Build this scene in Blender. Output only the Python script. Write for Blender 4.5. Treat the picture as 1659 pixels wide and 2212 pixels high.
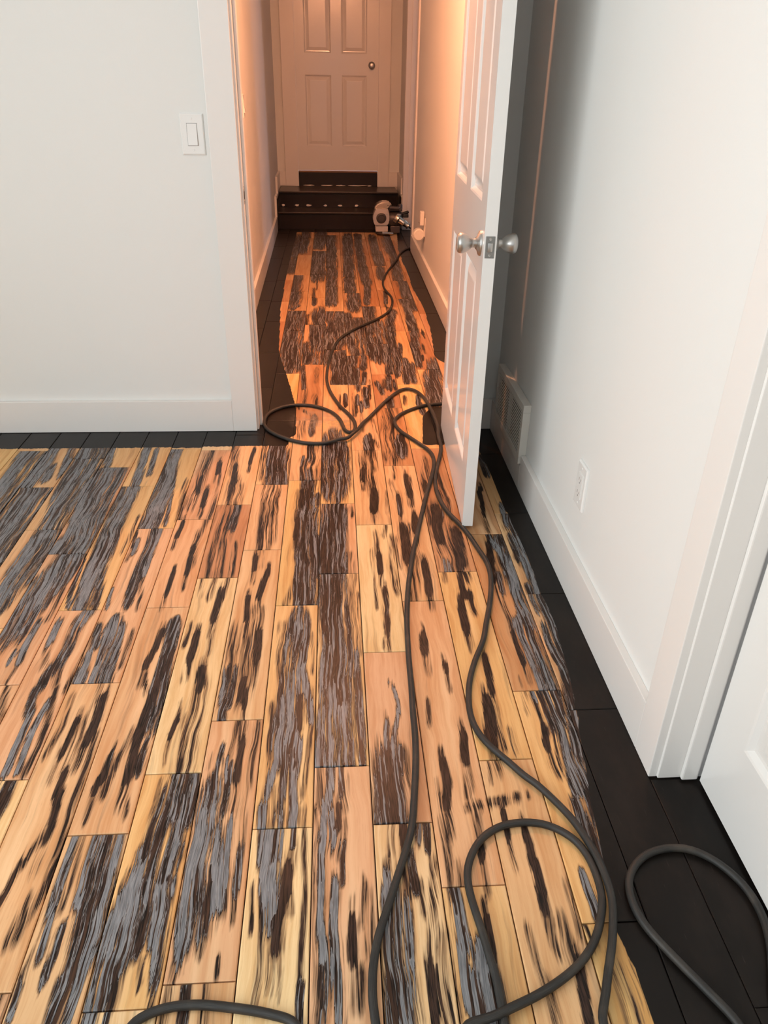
import bpy, bmesh, math, random
import numpy as np
from mathutils import Vector, Matrix
for o in list(bpy.data.objects): bpy.data.objects.remove(o, do_unlink=True)
SC = bpy.context.scene
COL = SC.collection
PI = math.pi

# ------------------------------------------------------------------ camera
def add_camera():
    cd = bpy.data.cameras.new('camera'); cam = bpy.data.objects.new('camera', cd); COL.objects.link(cam)
    pit, yaw, rol = 0.514012, 0.0701667, 0.0194162
    fwd = Vector((math.sin(yaw)*math.cos(pit), math.cos(yaw)*math.cos(pit), -math.sin(pit)))
    r = Vector((math.cos(yaw), -math.sin(yaw), 0)); u = r.cross(fwd)
    c, s = math.cos(rol), math.sin(rol)
    r2 = c*r+s*u; u2 = -s*r+c*u
    m = Matrix((r2, u2, -fwd)).transposed().to_4x4(); m.translation = (0, 0, 1.25)
    cam.matrix_world = m
    cd.sensor_fit = 'VERTICAL'; cd.sensor_height = 36.0; cd.sensor_width = 27.0
    cd.lens = 1653.488/2212*36.0
    cd.clip_start = .05; cd.clip_end = 100
    SC.camera = cam
add_camera()

# ------------------------------------------------------------------ world, lights, exposure
SC.view_settings.view_transform = 'Standard'; SC.view_settings.look = 'None'
SC.view_settings.gamma = 1.0; SC.view_settings.use_curve_mapping = False
SC.view_settings.exposure = 0.0
w = bpy.data.worlds.new('world'); SC.world = w; w.use_nodes = True
w.node_tree.nodes['Background'].inputs[0].default_value = (.75, .86, 1.0, 1)
w.node_tree.nodes['Background'].inputs[1].default_value = 1.0

def area(name, loc, rot, sx, sy, power, color):
    l = bpy.data.lights.new(name, 'AREA'); l.shape = 'RECTANGLE'; l.size = sx; l.size_y = sy
    l.energy = power; l.color = color
    o = bpy.data.objects.new(name, l); COL.objects.link(o); o.location = loc; o.rotation_euler = rot
    return o
# daylight entering by the window openings behind and to the left of the camera
area('daylight_left', (-2.46, -.45, 1.45), (0, -PI/2, 0), 1.3, 3.3, 106, (.93, .985, 1.0))
area('daylight_rear', (-.9, -2.66, 1.45), (-PI/2, 0, 0), 1.9, 1.3, 20, (.93, .985, 1.0))
# daylight in the side room off the hall
area('daylight_side', (4.94, 9.75, 1.4), (0, PI/2, 0), 1.5, .8, 40, (.80, .84, 1.0))
HALL_POWER = 118
HALL_COLOR = (1.0, .41, .205)
# (the hall's ceiling lamp is built, light and all, with its fitting below)

# ------------------------------------------------------------------ node helpers
def mat(name):
    m = bpy.data.materials.new(name); m.use_nodes = True
    nt = m.node_tree; b = nt.nodes['Principled BSDF']
    return m, nt, b
def nd(nt, t, **kw):
    n = nt.nodes.new(t)
    for k, v in kw.items():
        if k.startswith('i_'):
            key = k[2:]; key = int(key) if key.isdigit() else key
            tgt = n.inputs[key]
            if hasattr(v, 'node'): nt.links.new(v, tgt)
            else: tgt.default_value = v
        else: setattr(n, k, v)
    return n
def mth(nt, op, a, b=None, c=None, clamp=False):
    n = nt.nodes.new('ShaderNodeMath'); n.operation = op; n.use_clamp = clamp
    for i, v in enumerate((a, b, c)):
        if v is None: continue
        if hasattr(v, 'node'): nt.links.new(v, n.inputs[i])
        else: n.inputs[i].default_value = v
    return n.outputs[0]
def sstep(nt, v, a, b, lo=0.0, hi=1.0):
    n = nt.nodes.new('ShaderNodeMapRange'); n.interpolation_type = 'SMOOTHSTEP'
    for i, q in enumerate((v, a, b, lo, hi)):
        if hasattr(q, 'node'): nt.links.new(q, n.inputs[i])
        else: n.inputs[i].default_value = q
    return n.outputs[0]
def mixc(nt, f, a, b, mode='MIX'):
    n = nt.nodes.new('ShaderNodeMix'); n.data_type = 'RGBA'; n.blend_type = mode
    for i, q in ((0, f), (6, a), (7, b)):
        if hasattr(q, 'node'): nt.links.new(q, n.inputs[i])
        else: n.inputs[i].default_value = q if i == 0 else (tuple(q)+(1,))[:4]
    return n.outputs[2]
def noise(nt, vec, scale, detail=2.0, rough=.5, dist=0.0):
    n = nt.nodes.new('ShaderNodeTexNoise'); n.inputs['Scale'].default_value = scale
    n.inputs['Detail'].default_value = detail; n.inputs['Roughness'].default_value = rough
    n.inputs['Distortion'].default_value = dist
    nt.links.new(vec, n.inputs['Vector']); return n.outputs[0]
def mapv(nt, vec, sx, sy, sz, off=None):
    n = nt.nodes.new('ShaderNodeVectorMath'); n.operation = 'MULTIPLY_ADD'
    nt.links.new(vec, n.inputs[0]); n.inputs[1].default_value = (sx, sy, sz)
    if off is not None: nt.links.new(off, n.inputs[2])
    return n.outputs[0]
def bump(nt, b, hgt, strength, dist):
    n = nt.nodes.new('ShaderNodeBump'); n.inputs['Strength'].default_value = strength; n.inputs['Distance'].default_value = dist
    nt.links.new(hgt, n.inputs['Height']); nt.links.new(n.outputs[0], b.inputs['Normal'])

def paint(name, col, rough, bstr=.08, bscale=220, var=.03):
    m, nt, b = mat(name)
    geo = nd(nt, 'ShaderNodeNewGeometry')
    n1 = noise(nt, geo.outputs['Position'], 1.7, 2)
    c2 = tuple(x*(1-var) for x in col)
    nt.links.new(mixc(nt, n1, col, c2), b.inputs['Base Color'])
    b.inputs['Roughness'].default_value = rough
    n2 = noise(nt, geo.outputs['Position'], bscale, 2)
    bump(nt, b, n2, bstr, .001)
    return m
def metal(name, col, rough, met=1.0):
    m, nt, b = mat(name)
    geo = nd(nt, 'ShaderNodeNewGeometry')
    n = noise(nt, mapv(nt, geo.outputs['Position'], 40, 40, 400), 4, 2)
    b.inputs['Base Color'].default_value = col+(1,); b.inputs['Metallic'].default_value = met
    nt.links.new(sstep(nt, n, 0, 1, rough*.75, rough*1.25), b.inputs['Roughness'])
    return m
M = {}
M['wall'] = paint('wall_paint', (.785, .785, .76), .75, .10, 260)
M['trim'] = paint('trim_paint', (.80, .77, .735), .34, .05, 160)
M['door'] = paint('door_paint', (.79, .77, .74), .17, .06, 140)
M['ceil'] = paint('ceiling_paint', (.82, .82, .80), .85, .1, 200)
M['plastic'] = paint('white_plastic', (.83, .825, .80), .25, .02, 90)
M['cream'] = paint('cream_plastic', (.86, .80, .72), .35, .02, 90)
M['vent'] = paint('vent_enamel', (.74, .72, .66), .4, .03, 120)
M['cavity_shade'] = paint('painted_cavity_shade', (.03, .028, .024), .9, .02, 90)  # near-black colour painted in for the shade inside hollows
M['slot'] = paint('slot_grey', (.30, .29, .28), .5, .02, 90)
M['filler'] = paint('white_filler', (.85, .80, .74), .9, .4, 400)
M['nickel'] = metal('brushed_nickel', (.50, .485, .465), .36)
M['steel_dark'] = metal('dark_steel', (.30, .30, .29), .4)
M['chrome'] = metal('worn_chrome', (.80, .72, .60), .18)
M['alu'] = metal('cast_aluminium', (.66, .60, .55), .42)
M['motor'] = metal('grimy_motor', (.10, .085, .08), .5, .6)
M['black'] = paint('black_plastic', (.02, .02, .02), .5, .1, 200)
M['label'] = paint('grey_label_plate', (.62, .56, .52), .5, .05, 120)

def stair_mat():
    m, nt, b = mat('espresso_stair_wood')
    geo = nd(nt, 'ShaderNodeNewGeometry')
    n = noise(nt, mapv(nt, geo.outputs['Position'], 3, 60, 60), 3, 4)
    nt.links.new(mixc(nt, n, (.007, .0042, .003), (.017, .009, .0055)), b.inputs['Base Color'])
    b.inputs['Roughness'].default_value = .32; b.inputs['Specular IOR Level'].default_value = .32
    bump(nt, b, n, .1, .001)
    return m
M['stair'] = stair_mat()
def sill_mat():
    m, nt, b = mat('brown_threshold')
    geo = nd(nt, 'ShaderNodeNewGeometry')
    n = noise(nt, mapv(nt, geo.outputs['Position'], 4, 80, 80), 3, 3)
    nt.links.new(mixc(nt, n, (.16, .07, .03), (.26, .12, .05)), b.inputs['Base Color'])
    b.inputs['Roughness'].default_value = .4
    return m
M['sill'] = sill_mat()
def rubber_mat():
    m, nt, b = mat('dusty_black_rubber')
    geo = nd(nt, 'ShaderNodeNewGeometry')
    at = nd(nt, 'ShaderNodeAttribute', attribute_name='along')
    n1 = noise(nt, mapv(nt, at.outputs['Vector'], 6, 1.2, 0), 6, 4, .65)
    n2 = noise(nt, geo.outputs['Position'], 18, 3)
    c = mixc(nt, sstep(nt, n1, .45, .75), (.010, .010, .009), (.05, .044, .036))
    c = mixc(nt, sstep(nt, n2, .5, .8, 0, .5), c, (.075, .06, .045))
    nt.links.new(c, b.inputs['Base Color']); b.inputs['Roughness'].default_value = .55
    bump(nt, b, n1, .25, .001)
    return m
M['rubber'] = rubber_mat()

def floor_mat():
    m, nt, b = mat('sanded_plank_wood')
    geo = nd(nt, 'ShaderNodeNewGeometry'); P = geo.outputs['Position']
    oi = nd(nt, 'ShaderNodeObjectInfo')
    att = nd(nt, 'ShaderNodeAttribute', attribute_name='residue')
    sep = nd(nt, 'ShaderNodeSeparateColor'); nt.links.new(att.outputs['Color'], sep.inputs[0])
    L, G, F = sep.outputs[0], sep.outputs[1], sep.outputs[2]
    off = nd(nt, 'ShaderNodeVectorMath', operation='SCALE'); off.inputs[0].default_value = (37.1, 11.3, 91.7)
    nt.links.new(oi.outputs['Random'], off.inputs['Scale']); off = off.outputs[0]
    # slow sideways wander so the grain bends
    wv = noise(nt, mapv(nt, P, 5, 5, 5, off), 1.0, 2)
    wx = mth(nt, 'MULTIPLY', mth(nt, 'SUBTRACT', wv, .5), .035)
    comb = nd(nt, 'ShaderNodeCombineXYZ'); nt.links.new(wx, comb.inputs[0])
    addv = nd(nt, 'ShaderNodeVectorMath', operation='ADD'); nt.links.new(P, addv.inputs[0]); nt.links.new(comb.outputs[0], addv.inputs[1])
    PW_ = addv.outputs[0]
    grain = noise(nt, mapv(nt, PW_, 60, 2.6, 1, off), 1.0, 5, .6)
    fine = noise(nt, mapv(nt, PW_, 330, 14, 1, off), 1.0, 3, .6)
    pores = noise(nt, mapv(nt, PW_, 900, 60, 1, off), 1.0, 2, .5)
    # bare wood
    wood = oi.outputs['Color']
    g1 = sstep(nt, grain, .35, .72)
    c = mixc(nt, g1, wood, mixc(nt, 1.0, wood, (.80, .66, .52), 'MULTIPLY'))
    c = mixc(nt, sstep(nt, fine, .5, .8, 0, .45), c, mixc(nt, 1.0, wood, (.74, .58, .42), 'MULTIPLY'))
    pale = sstep(nt, noise(nt, mapv(nt, PW_, 24, 1.1, 1, off), 1.0, 2), .55, .75, 0, .5)
    c = mixc(nt, pale, c, mixc(nt, .5, wood, (.90, .70, .42)))
    c = mixc(nt, sstep(nt, pores, .62, .8, 0, .25), c, (.30, .15, .07))
    # film value
    n1 = noise(nt, mapv(nt, PW_, 90, 2.8, 1, off), 1.0, 4, .58, .2)
    n2 = noise(nt, mapv(nt, PW_, 280, 7, 1, off), 1.0, 3, .6, .2)
    nn = mth(nt, 'ADD', mth(nt, 'MULTIPLY', mth(nt, 'SUBTRACT', n1, .5), 2.3), mth(nt, 'MULTIPLY', mth(nt, 'SUBTRACT', n2, .5), 1.9))
    NA = sstep(nt, G, .0, .3, .82, 1.0)
    V = mth(nt, 'ADD', L, mth(nt, 'MULTIPLY', nn, mth(nt, 'MINIMUM', mth(nt, 'MULTIPLY', L, 2.0), NA)))
    # faint leftover stain anywhere
    stray = sstep(nt, noise(nt, mapv(nt, PW_, 62, 2.4, 1, off), 1.0, 4, .55), .565, .74, 0, .5)
    stain = mth(nt, 'MAXIMUM', sstep(nt, V, .08, .48), stray)
    brown = mixc(nt, sstep(nt, n2, .35, .65), (.075, .038, .018), (.17, .085, .035))
    c = mixc(nt, mth(nt, 'MULTIPLY', stain, .88), c, brown)
    film = sstep(nt, V, .47, .535)
    # inside the film: dark finish broken by grey streaks
    w1 = noise(nt, mapv(nt, PW_, 170, 4.5, 1, off), 1.0, 3, .55, .4)
    w2 = noise(nt, mapv(nt, PW_, 500, 25, 1, off), 1.0, 2, .5)
    T = mth(nt, 'SUBTRACT', .70, mth(nt, 'MULTIPLY', G, .24))
    gm = sstep(nt, w1, mth(nt, 'SUBTRACT', T, .03), mth(nt, 'ADD', T, .03))
    inner = sstep(nt, V, .58, .64)
    gm = mth(nt, 'MULTIPLY', gm, inner)
    dark = mixc(nt, sstep(nt, w2, .35, .65), (.008, .006, .005), (.050, .027, .019))
    dark = mixc(nt, sstep(nt, w1, .28, .42, .75, 0), dark, (.075, .036, .02))
    grey = mixc(nt, sstep(nt, w2, .3, .7), (.115, .117, .124), (.235, .238, .246))
    fc = mixc(nt, gm, dark, grey)
    # pale worn rim just inside the edge and around the grey
    rimv = mth(nt, 'ABSOLUTE', mth(nt, 'SUBTRACT', V, .62))
    rim = mth(nt, 'MULTIPLY', sstep(nt, rimv, .012, .03, 1, 0), sstep(nt, G, .12, .4))
    rim2 = mth(nt, 'MULTIPLY', sstep(nt, mth(nt, 'ABSOLUTE', mth(nt, 'SUBTRACT', w1, T)), .006, .022, 1, 0), mth(nt, 'MULTIPLY', inner, sstep(nt, G, .12, .4)))
    rim = mth(nt, 'MAXIMUM', rim, rim2)
    fc = mixc(nt, mth(nt, 'MULTIPLY', rim, .8), fc, (.27, .262, .258))
    c = mixc(nt, film, c, fc)
    # untouched dark finish along the walls
    fe = mth(nt, 'ADD', F, mth(nt, 'MULTIPLY', mth(nt, 'SUBTRACT', n1, .5), .5))
    fm = sstep(nt, fe, .46, .54)
    fin = mixc(nt, sstep(nt, noise(nt, mapv(nt, P, 12, 5, 1, off), 1.0, 4, .7), .4, .7), (.0085, .0066, .0055), (.015, .011, .0088))
    scr = sstep(nt, noise(nt, mapv(nt, P, 260, 22, 1, off), 1.0, 2, .6), .70, .78, 0, .25)
    fin = mixc(nt, scr, fin, (.10, .085, .075))
    c = mixc(nt, fm, c, fin)
    du = mth(nt, 'MULTIPLY', att.outputs['Alpha'], sstep(nt, noise(nt, mapv(nt, P, 30, 30, 1), 1.0, 4, .65), .32, .62))
    c = mixc(nt, mth(nt, 'MULTIPLY', du, .6), c, (.30, .225, .165))
    nt.links.new(c, b.inputs['Base Color'])
    coat = mth(nt, 'MAXIMUM', film, fm)
    nt.links.new(sstep(nt, coat, 0, 1, .42, .17), b.inputs['Specular IOR Level'])
    r = mixc(nt, coat, (.52, .52, .52), (.34, .34, .34))
    nt.links.new(r, b.inputs['Roughness'])
    hgt = mth(nt, 'ADD', mth(nt, 'MULTIPLY', mth(nt, 'MULTIPLY', film, mth(nt, 'SUBTRACT', 1.0, fm)), .8), mth(nt, 'MULTIPLY', grain, .25))
    hgt = mth(nt, 'ADD', hgt, mth(nt, 'MULTIPLY', w1, mth(nt, 'MULTIPLY', mth(nt, 'MULTIPLY', film, .5), mth(nt, 'SUBTRACT', 1.0, fm))))
    bump(nt, b, hgt, .35, .0012)
    return m
M['floor'] = floor_mat()
def subfloor_mat():
    m, nt, b = mat('subfloor_boards')
    geo = nd(nt, 'ShaderNodeNewGeometry')
    n = noise(nt, mapv(nt, geo.outputs['Position'], 20, 2, 1), 1, 3)
    nt.links.new(mixc(nt, n, (.02, .014, .01), (.05, .03, .02)), b.inputs['Base Color'])
    b.inputs['Roughness'].default_value = .7
    return m
M['subfloor'] = subfloor_mat()

# ------------------------------------------------------------------ object helpers
def tag(o, label=None, cat=None, group=None, kind=None):
    if label: o['label'] = label
    if cat: o['category'] = cat
    if group: o['group'] = group
    if kind: o['kind'] = kind
    return o
def obj(name, bm, m, parent=None, smooth=None):
    me = bpy.data.meshes.new(name)
    bmesh.ops.recalc_face_normals(bm, faces=bm.faces)
    bm.to_mesh(me); bm.free()
    me.materials.append(m)
    o = bpy.data.objects.new(name, me); COL.objects.link(o)
    if smooth is not None:
        me.polygons.foreach_set('use_smooth', [True]*len(me.polygons))
        if smooth < 3:
            me.set_sharp_from_angle(angle=smooth)
    if parent: o.parent = parent
    return o
def empty(name, loc=(0, 0, 0), rz=0):
    o = bpy.data.objects.new(name, None); COL.objects.link(o); o.location = loc; o.rotation_euler = (0, 0, rz)
    o.empty_display_size = .05
    return o
def box(bm, x0, x1, y0, y1, z0, z1, bev=0.0):
    t = bmesh.new()
    bmesh.ops.create_cube(t, size=1)
    for v in t.verts:
        v.co = Vector(((x0+x1)/2+v.co.x*(x1-x0), (y0+y1)/2+v.co.y*(y1-y0), (z0+z1)/2+v.co.z*(z1-z0)))
    if bev: bmesh.ops.bevel(t, geom=list(t.edges), offset=bev, segments=2, affect='EDGES', profile=.6)
    join(bm, t)
    return bm
def join(bm, t, mtx=None):
    if mtx is not None: bmesh.ops.transform(t, matrix=mtx, verts=t.verts)
    mp = {v: bm.verts.new(v.co) for v in t.verts}
    for f in t.faces:
        try: bm.faces.new([mp[v] for v in f.verts])
        except ValueError: pass
    t.free()
def prism(bm, pts, axis, a, b_, bev=0.0):
    # pts: 2-D outline; axis 'x' -> (y,z), 'y' -> (x,z), 'z' -> (x,y)
    def mk(p, q):
        return {'x': (q, p[0], p[1]), 'y': (p[0], q, p[1]), 'z': (p[0], p[1], q)}[axis]
    t = bmesh.new()
    A = [t.verts.new(mk(p, a)) for p in pts]; B = [t.verts.new(mk(p, b_)) for p in pts]
    t.faces.new(A); t.faces.new(B[::-1])
    n = len(pts)
    for i in range(n): t.faces.new((A[i], B[i], B[(i+1) % n], A[(i+1) % n]))
    bmesh.ops.recalc_face_normals(t, faces=t.faces)
    if bev: bmesh.ops.bevel(t, geom=list(t.edges), offset=bev, segments=2, affect='EDGES')
    join(bm, t); return bm
def lathe(bm, prof, mtx, n=28):
    # prof: list of (axis distance, radius), revolved about local +X
    t = bmesh.new(); rings = []
    for a, r in prof:
        if r < 1e-6: rings.append([t.verts.new((a, 0, 0))])
        else: rings.append([t.verts.new((a, r*math.cos(2*PI*i/n), r*math.sin(2*PI*i/n))) for i in range(n)])
    for p, q in zip(rings[:-1], rings[1:]):
        for i in range(n):
            j = (i+1) % n
            if len(p) == 1 and len(q) == 1: continue
            if len(p) == 1: t.faces.new((p[0], q[i], q[j]))
            elif len(q) == 1: t.faces.new((p[i], q[0], p[j]))
            else: t.faces.new((p[i], q[i], q[j], p[j]))
    join(bm, t, mtx); return bm
def axis_mtx(origin, direction):
    d = Vector(direction).normalized()
    q = Vector((1, 0, 0)).rotation_difference(d)
    return Matrix.Translation(origin) @ q.to_matrix().to_4x4()
def BM(): return bmesh.new()
def structure(name, bm, m, label, cat, parent=None, smooth=None):
    o = obj(name, bm, m, parent, smooth)
    return tag(o, label, cat, kind='structure')

# ------------------------------------------------------------------ key dimensions (metres)
YW, YWB = 2.909, 3.033          # faces of the wall that holds the doorway
XR = .653                       # right wall face
ZC, ZH = 2.5, 2.72
XL, YF = -2.4, -2.6
OX0, OX1 = -.330, .496          # rough opening of the doorway
DH = 2.06                       # opening height
YE = 8.402                      # end wall of the hall
SX0, SX1 = .655, .66
def hx(y): return -.475-(y-3.03)*.0123      # hall left wall face (slightly out of square)
def hxr(y): return .655+(y-4.3)*.0050       # hall right wall face

# ------------------------------------------------------------------ the room shell
bm = BM(); box(bm, XL-.1, OX0, YW, YWB, 0, ZC); box(bm, OX1, XR+.1, YW, YWB, 0, ZC); box(bm, OX0, OX1, YW, YWB, DH+.02, ZC)
structure('wall_back', bm, M['wall'], 'white painted wall around the open doorway, light switch on it', 'wall')
RD0, RD1 = .262, 1.069
bm = BM(); box(bm, XR, XR+.12, RD1+.016, YW, 0, ZC); box(bm, XR, XR+.12, YF, RD0-.016, 0, ZC); box(bm, XR, XR+.12, RD0-.016, RD1+.016, 2.07, ZC)
structure('wall_right', bm, M['wall'], 'white painted wall on the right with outlet and vent', 'wall')
WY0, WY1, WZ0, WZ1 = -2.15, 1.25, .8, 2.1
bm = BM(); box(bm, XL-.1, XL, YF, WY0, 0, ZC); box(bm, XL-.1, XL, WY1, YW, 0, ZC); box(bm, XL-.1, XL, WY0, WY1, 0, WZ0); box(bm, XL-.1, XL, WY0, WY1, WZ1, ZC)
structure('wall_left', bm, M['wall'], 'white painted wall with a window, left of the camera', 'wall')
bm = BM(); box(bm, XL-.1, -1.85, YF-.1, YF, 0, ZC); box(bm, .05, XR+.12, YF-.1, YF, 0, ZC); box(bm, -1.85, .05, YF-.1, YF, 0, .8); box(bm, -1.85, .05, YF-.1, YF, 2.1, ZC)
structure('wall_front', bm, M['wall'], 'white painted wall with a window, behind the camera', 'wall')
bm = BM(); box(bm, XL-.1, XR+.12, YF-.1, YWB, ZC, ZC+.1)
structure('ceiling', bm, M['ceil'], 'flat white ceiling over the room', 'ceiling')
def window(name, along, c0, c1, fixed, lab):
    fr = BM()
    def bar(a0, a1, z0, z1):
        if along == 'y': box(fr, fixed-.05, fixed-.01, a0, a1, z0, z1)
        else: box(fr, a0, a1, fixed-.05, fixed-.01, z0, z1)
    bar(c0, c0+.05, .8, 2.1); bar(c1-.05, c1, .8, 2.1); bar(c0+.05, c1-.05, .8, .85); bar(c0+.05, c1-.05, 2.05, 2.1); bar((c0+c1)/2-.025, (c0+c1)/2+.025, .85, 2.05)
    structure(name, fr, M['trim'], lab, 'window')
window('window_1', 'y', WY0, WY1, XL, 'white framed window in the left wall')
window('window_2', 'x', -1.85, .05, YF, 'white framed window in the wall behind the camera')

# ------------------------------------------------------------------ the hall shell
def skew_box(bm, y0, y1, xin, thick, z0, z1):
    # wall run along y whose inner face x is xin(y); thick < 0 grows to the left
    prism(bm, [(xin(y0), y0), (xin(y1), y1), (xin(y1)+thick, y1), (xin(y0)+thick, y0)], 'z', z0, z1)
bm = BM(); skew_box(bm, YWB, YE+.1, hx, -.12, 0, ZH)
structure('wall_hall_left', bm, M['wall'], 'hall wall left of the stairs, lit warm by the hall lamp', 'wall')
SO0, SO1 = 6.742, 7.700
bm = BM(); skew_box(bm, YWB, SO0, hxr, .12, 0, ZH); skew_box(bm, SO1, YE+.1, hxr, .12, 0, ZH); skew_box(bm, SO0, SO1, hxr, .12, 2.1, ZH)
structure('wall_hall_right', bm, M['wall'], 'hall wall right of the stairs with an opening before the steps', 'wall')
FD0, FD1 = -.338, .459
bm = BM(); box(bm, hx(YE)-.1, FD0, YE, YE+.1, 0, ZH); box(bm, FD1, hxr(YE)+.1, YE, YE+.1, 0, ZH); box(bm, FD0, FD1, YE, YE+.1, 2.49, ZH); box(bm, FD0, FD1, YE+.02, YE+.1, 0, .43)
structure('wall_hall_end', bm, M['wall'], 'end wall of the hall around the far six-panel door', 'wall')
bm = BM(); box(bm, -.75, .95, YWB, YE+.1, ZH, ZH+.08)
structure('ceiling_hall', bm, M['ceil'], 'white ceiling over the hall', 'ceiling')
bm = BM(); box(bm, XR, .95, YWB, YWB+.02, 2.51, ZH)
bm.free()
bm = BM(); box(bm, 4.95, 5.05, 6.3, 10.8, 0, .6); box(bm, 4.95, 5.05, 6.3, 10.8, 2.2, ZH); box(bm, 4.95, 5.05, 6.3, 9.3, .6, 2.2); box(bm, 4.95, 5.05, 10.2, 10.8, .6, 2.2); box(bm, .80, 4.95, 6.2, 6.3, 0, ZH); box(bm, .70, 4.95, 10.8, 10.9, 0, ZH); box(bm, .70, .80, 8.5, 10.8, 0, ZH)
structure('wall_side_room', bm, M['wall'], 'walls of the side room off the hall', 'wall')
bm = BM(); box(bm, .95, 5.05, 6.2, 10.9, ZH, ZH+.08); box(bm, .70, .95, 8.51, 10.9, ZH, ZH+.08)
structure('ceiling_side_room', bm, M['ceil'], 'white ceiling over the side room', 'ceiling')

# ------------------------------------------------------------------ trim
def flat_casing(name, pieces, lab, parent=None, bev=.002):
    bm = BM()
    for p in pieces: box(bm, *p, bev=bev)
    return structure(name, bm, M['trim'], lab, 'trim')
CW = .094
# doorway casing, jamb and stop
flat_casing('trim_1', [(-.4125, -.3185, YW-.018, YW, 0.001, DH+.10), (.484, .484+CW, YW-.018, YW, 0.001, DH+.10), (-.3185, .484, YW-.018, YW, DH+.006, DH+.10)], 'white flat casing around the open doorway')
bm = BM()
box(bm, OX0, -.3115, YW-.002, YWB+.002, 0.001, DH+.012, .0015); box(bm, .478, OX1, YW-.002, YWB+.002, 0.001, DH+.012, .0015); box(bm, -.3115, .478, YW-.002, YWB+.002, DH, DH+.012)
box(bm, -.3115, -.301, 2.948, 2.984, 0.001, DH, .003); box(bm, .468, .478, 2.955, 2.99, 0.001, DH, .003); box(bm, -.301, .468, 2.95, 2.986, DH-.010, DH)
jamb = structure('trim_2', bm, M['trim'], 'white door jamb with stop in the doorway', 'trim')
bm = BM(); box(bm, -.3122, -.3103, 2.912, 2.940, .858, .916, .0008); lathe(bm, [(0, .004), (.0012, .0035), (.0016, 0)], axis_mtx((-.3103, 2.926, .907), (1, 0, 0)), 10); lathe(bm, [(0, .004), (.0012, .0035), (.0016, 0)], axis_mtx((-.3103, 2.926, .867), (1, 0, 0)), 10)
tag(obj('strike_plate', bm, M['nickel'], jamb, .6), 'metal strike plate let into the jamb')
bm = BM(); box(bm, -.3104, -.3098, 2.919, 2.934, .874, .900)
obj('latch_hole', bm, M['cavity_shade'], jamb)  # flat dark tab, coloured as the shade in the latch hole
# hall-side casing of the doorway
flat_casing('trim_3', [(-.4125, -.3185, YWB, YWB+.018, 0.001, DH+.10), (.484, .484+CW, YWB, YWB+.018, 0.001, DH+.10), (-.3185, .484, YWB, YWB+.018, DH+.006, DH+.10)], 'white flat casing on the hall side of the doorway')
# right-hand doorway
X1 = XR-.018
flat_casing('trim_4', [(X1, XR, 1.0755, 1.1555, 0.001, 2.15), (X1, XR, RD0-.086, RD0-.006, 0.001, 2.15), (X1, XR, RD0-.006, 1.0755, 2.065, 2.15)], 'white flat casing beside the closed door at right edge')
bm = BM()
box(bm, XR-.001, .79, 1.0695, 1.0850, 0.003, 2.07, .0015); box(bm, XR-.001, .79, RD0-.016, RD0, 0.003, 2.07, .0015); box(bm, XR-.001, .79, RD0, 1.0695, 2.058, 2.07)
box(bm, .698, .7315, 1.0590, 1.0695, 0.006, 2.058, .003); box(bm, .698, .7315, RD0, RD0+.0105, 0.006, 2.058, .003)
structure('trim_5', bm, M['trim'], 'white stepped jamb of the closed door at right edge', 'trim')
# far door casing and the side opening
flat_casing('trim_6', [(-.462, -.334, YE-.026, YE, .302, 2.60), (.456, .570, YE-.026, YE, .302, 2.60), (-.334, .456, YE-.026, YE, 2.485, 2.60)], 'white flat casing around the far door above the steps')
jx0, jx1 = hxr(SO1), hxr(SO1)+.12
bm = BM()
box(bm, jx0-.012, jx1, SO1-.016, SO1+.002, .002, 2.1, .002); box(bm, jx0+.030, jx0+.065, SO1-.027, SO1-.016, .002, 2.1, .004); box(bm, jx0-.014, jx0-.001, SO1, SO1+.055, .002, 2.19, .003)
box(bm, hxr(SO0)-.002, hxr(SO0)+.12, SO0, SO0+.016, .002, 2.1, .002)
box(bm, hxr(SO0)-.014, hxr(SO0)+.001, SO0-.085, SO0+.006, .002, 2.19, .003)
structure('trim_7', bm, M['trim'], 'white stepped jamb and casing of the side opening right of the steps', 'trim')

def base_prism(bm, runs, height=.13, th=.018):
    for x0, x1, y0, y1 in runs: box(bm, x0, x1, y0, y1, .001, height, .0018)
bm = BM(); base_prism(bm, [(XL, -.4125, YW-.018, YW)]); base_prism(bm, [(.484+CW, XR-.018, YW-.018, YW)])
structure('baseboard_back', bm, M['trim'], 'white flat baseboard under the wall with the light switch', 'baseboard')
bm = BM(); base_prism(bm, [(X1, XR, 1.1555, 2.357), (X1, XR, 2.803, YW)]); box(bm, X1, XR, 2.357, 2.803, .001, .094, .0018); base_prism(bm, [(X1, XR, YF, RD0-.086)])
structure('baseboard_right', bm, M['trim'], 'white flat baseboard under the vent and outlet wall', 'baseboard')
bm = BM(); base_prism(bm, [(XL, XL+.018, YF, YW-.018)])
structure('baseboard_left', bm, M['trim'], 'white flat baseboard along the left wall', 'baseboard')
bm = BM(); base_prism(bm, [(XL+.018, X1, YF, YF+.018)])
structure('baseboard_front', bm, M['trim'], 'white flat baseboard behind the camera', 'baseboard')
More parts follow.
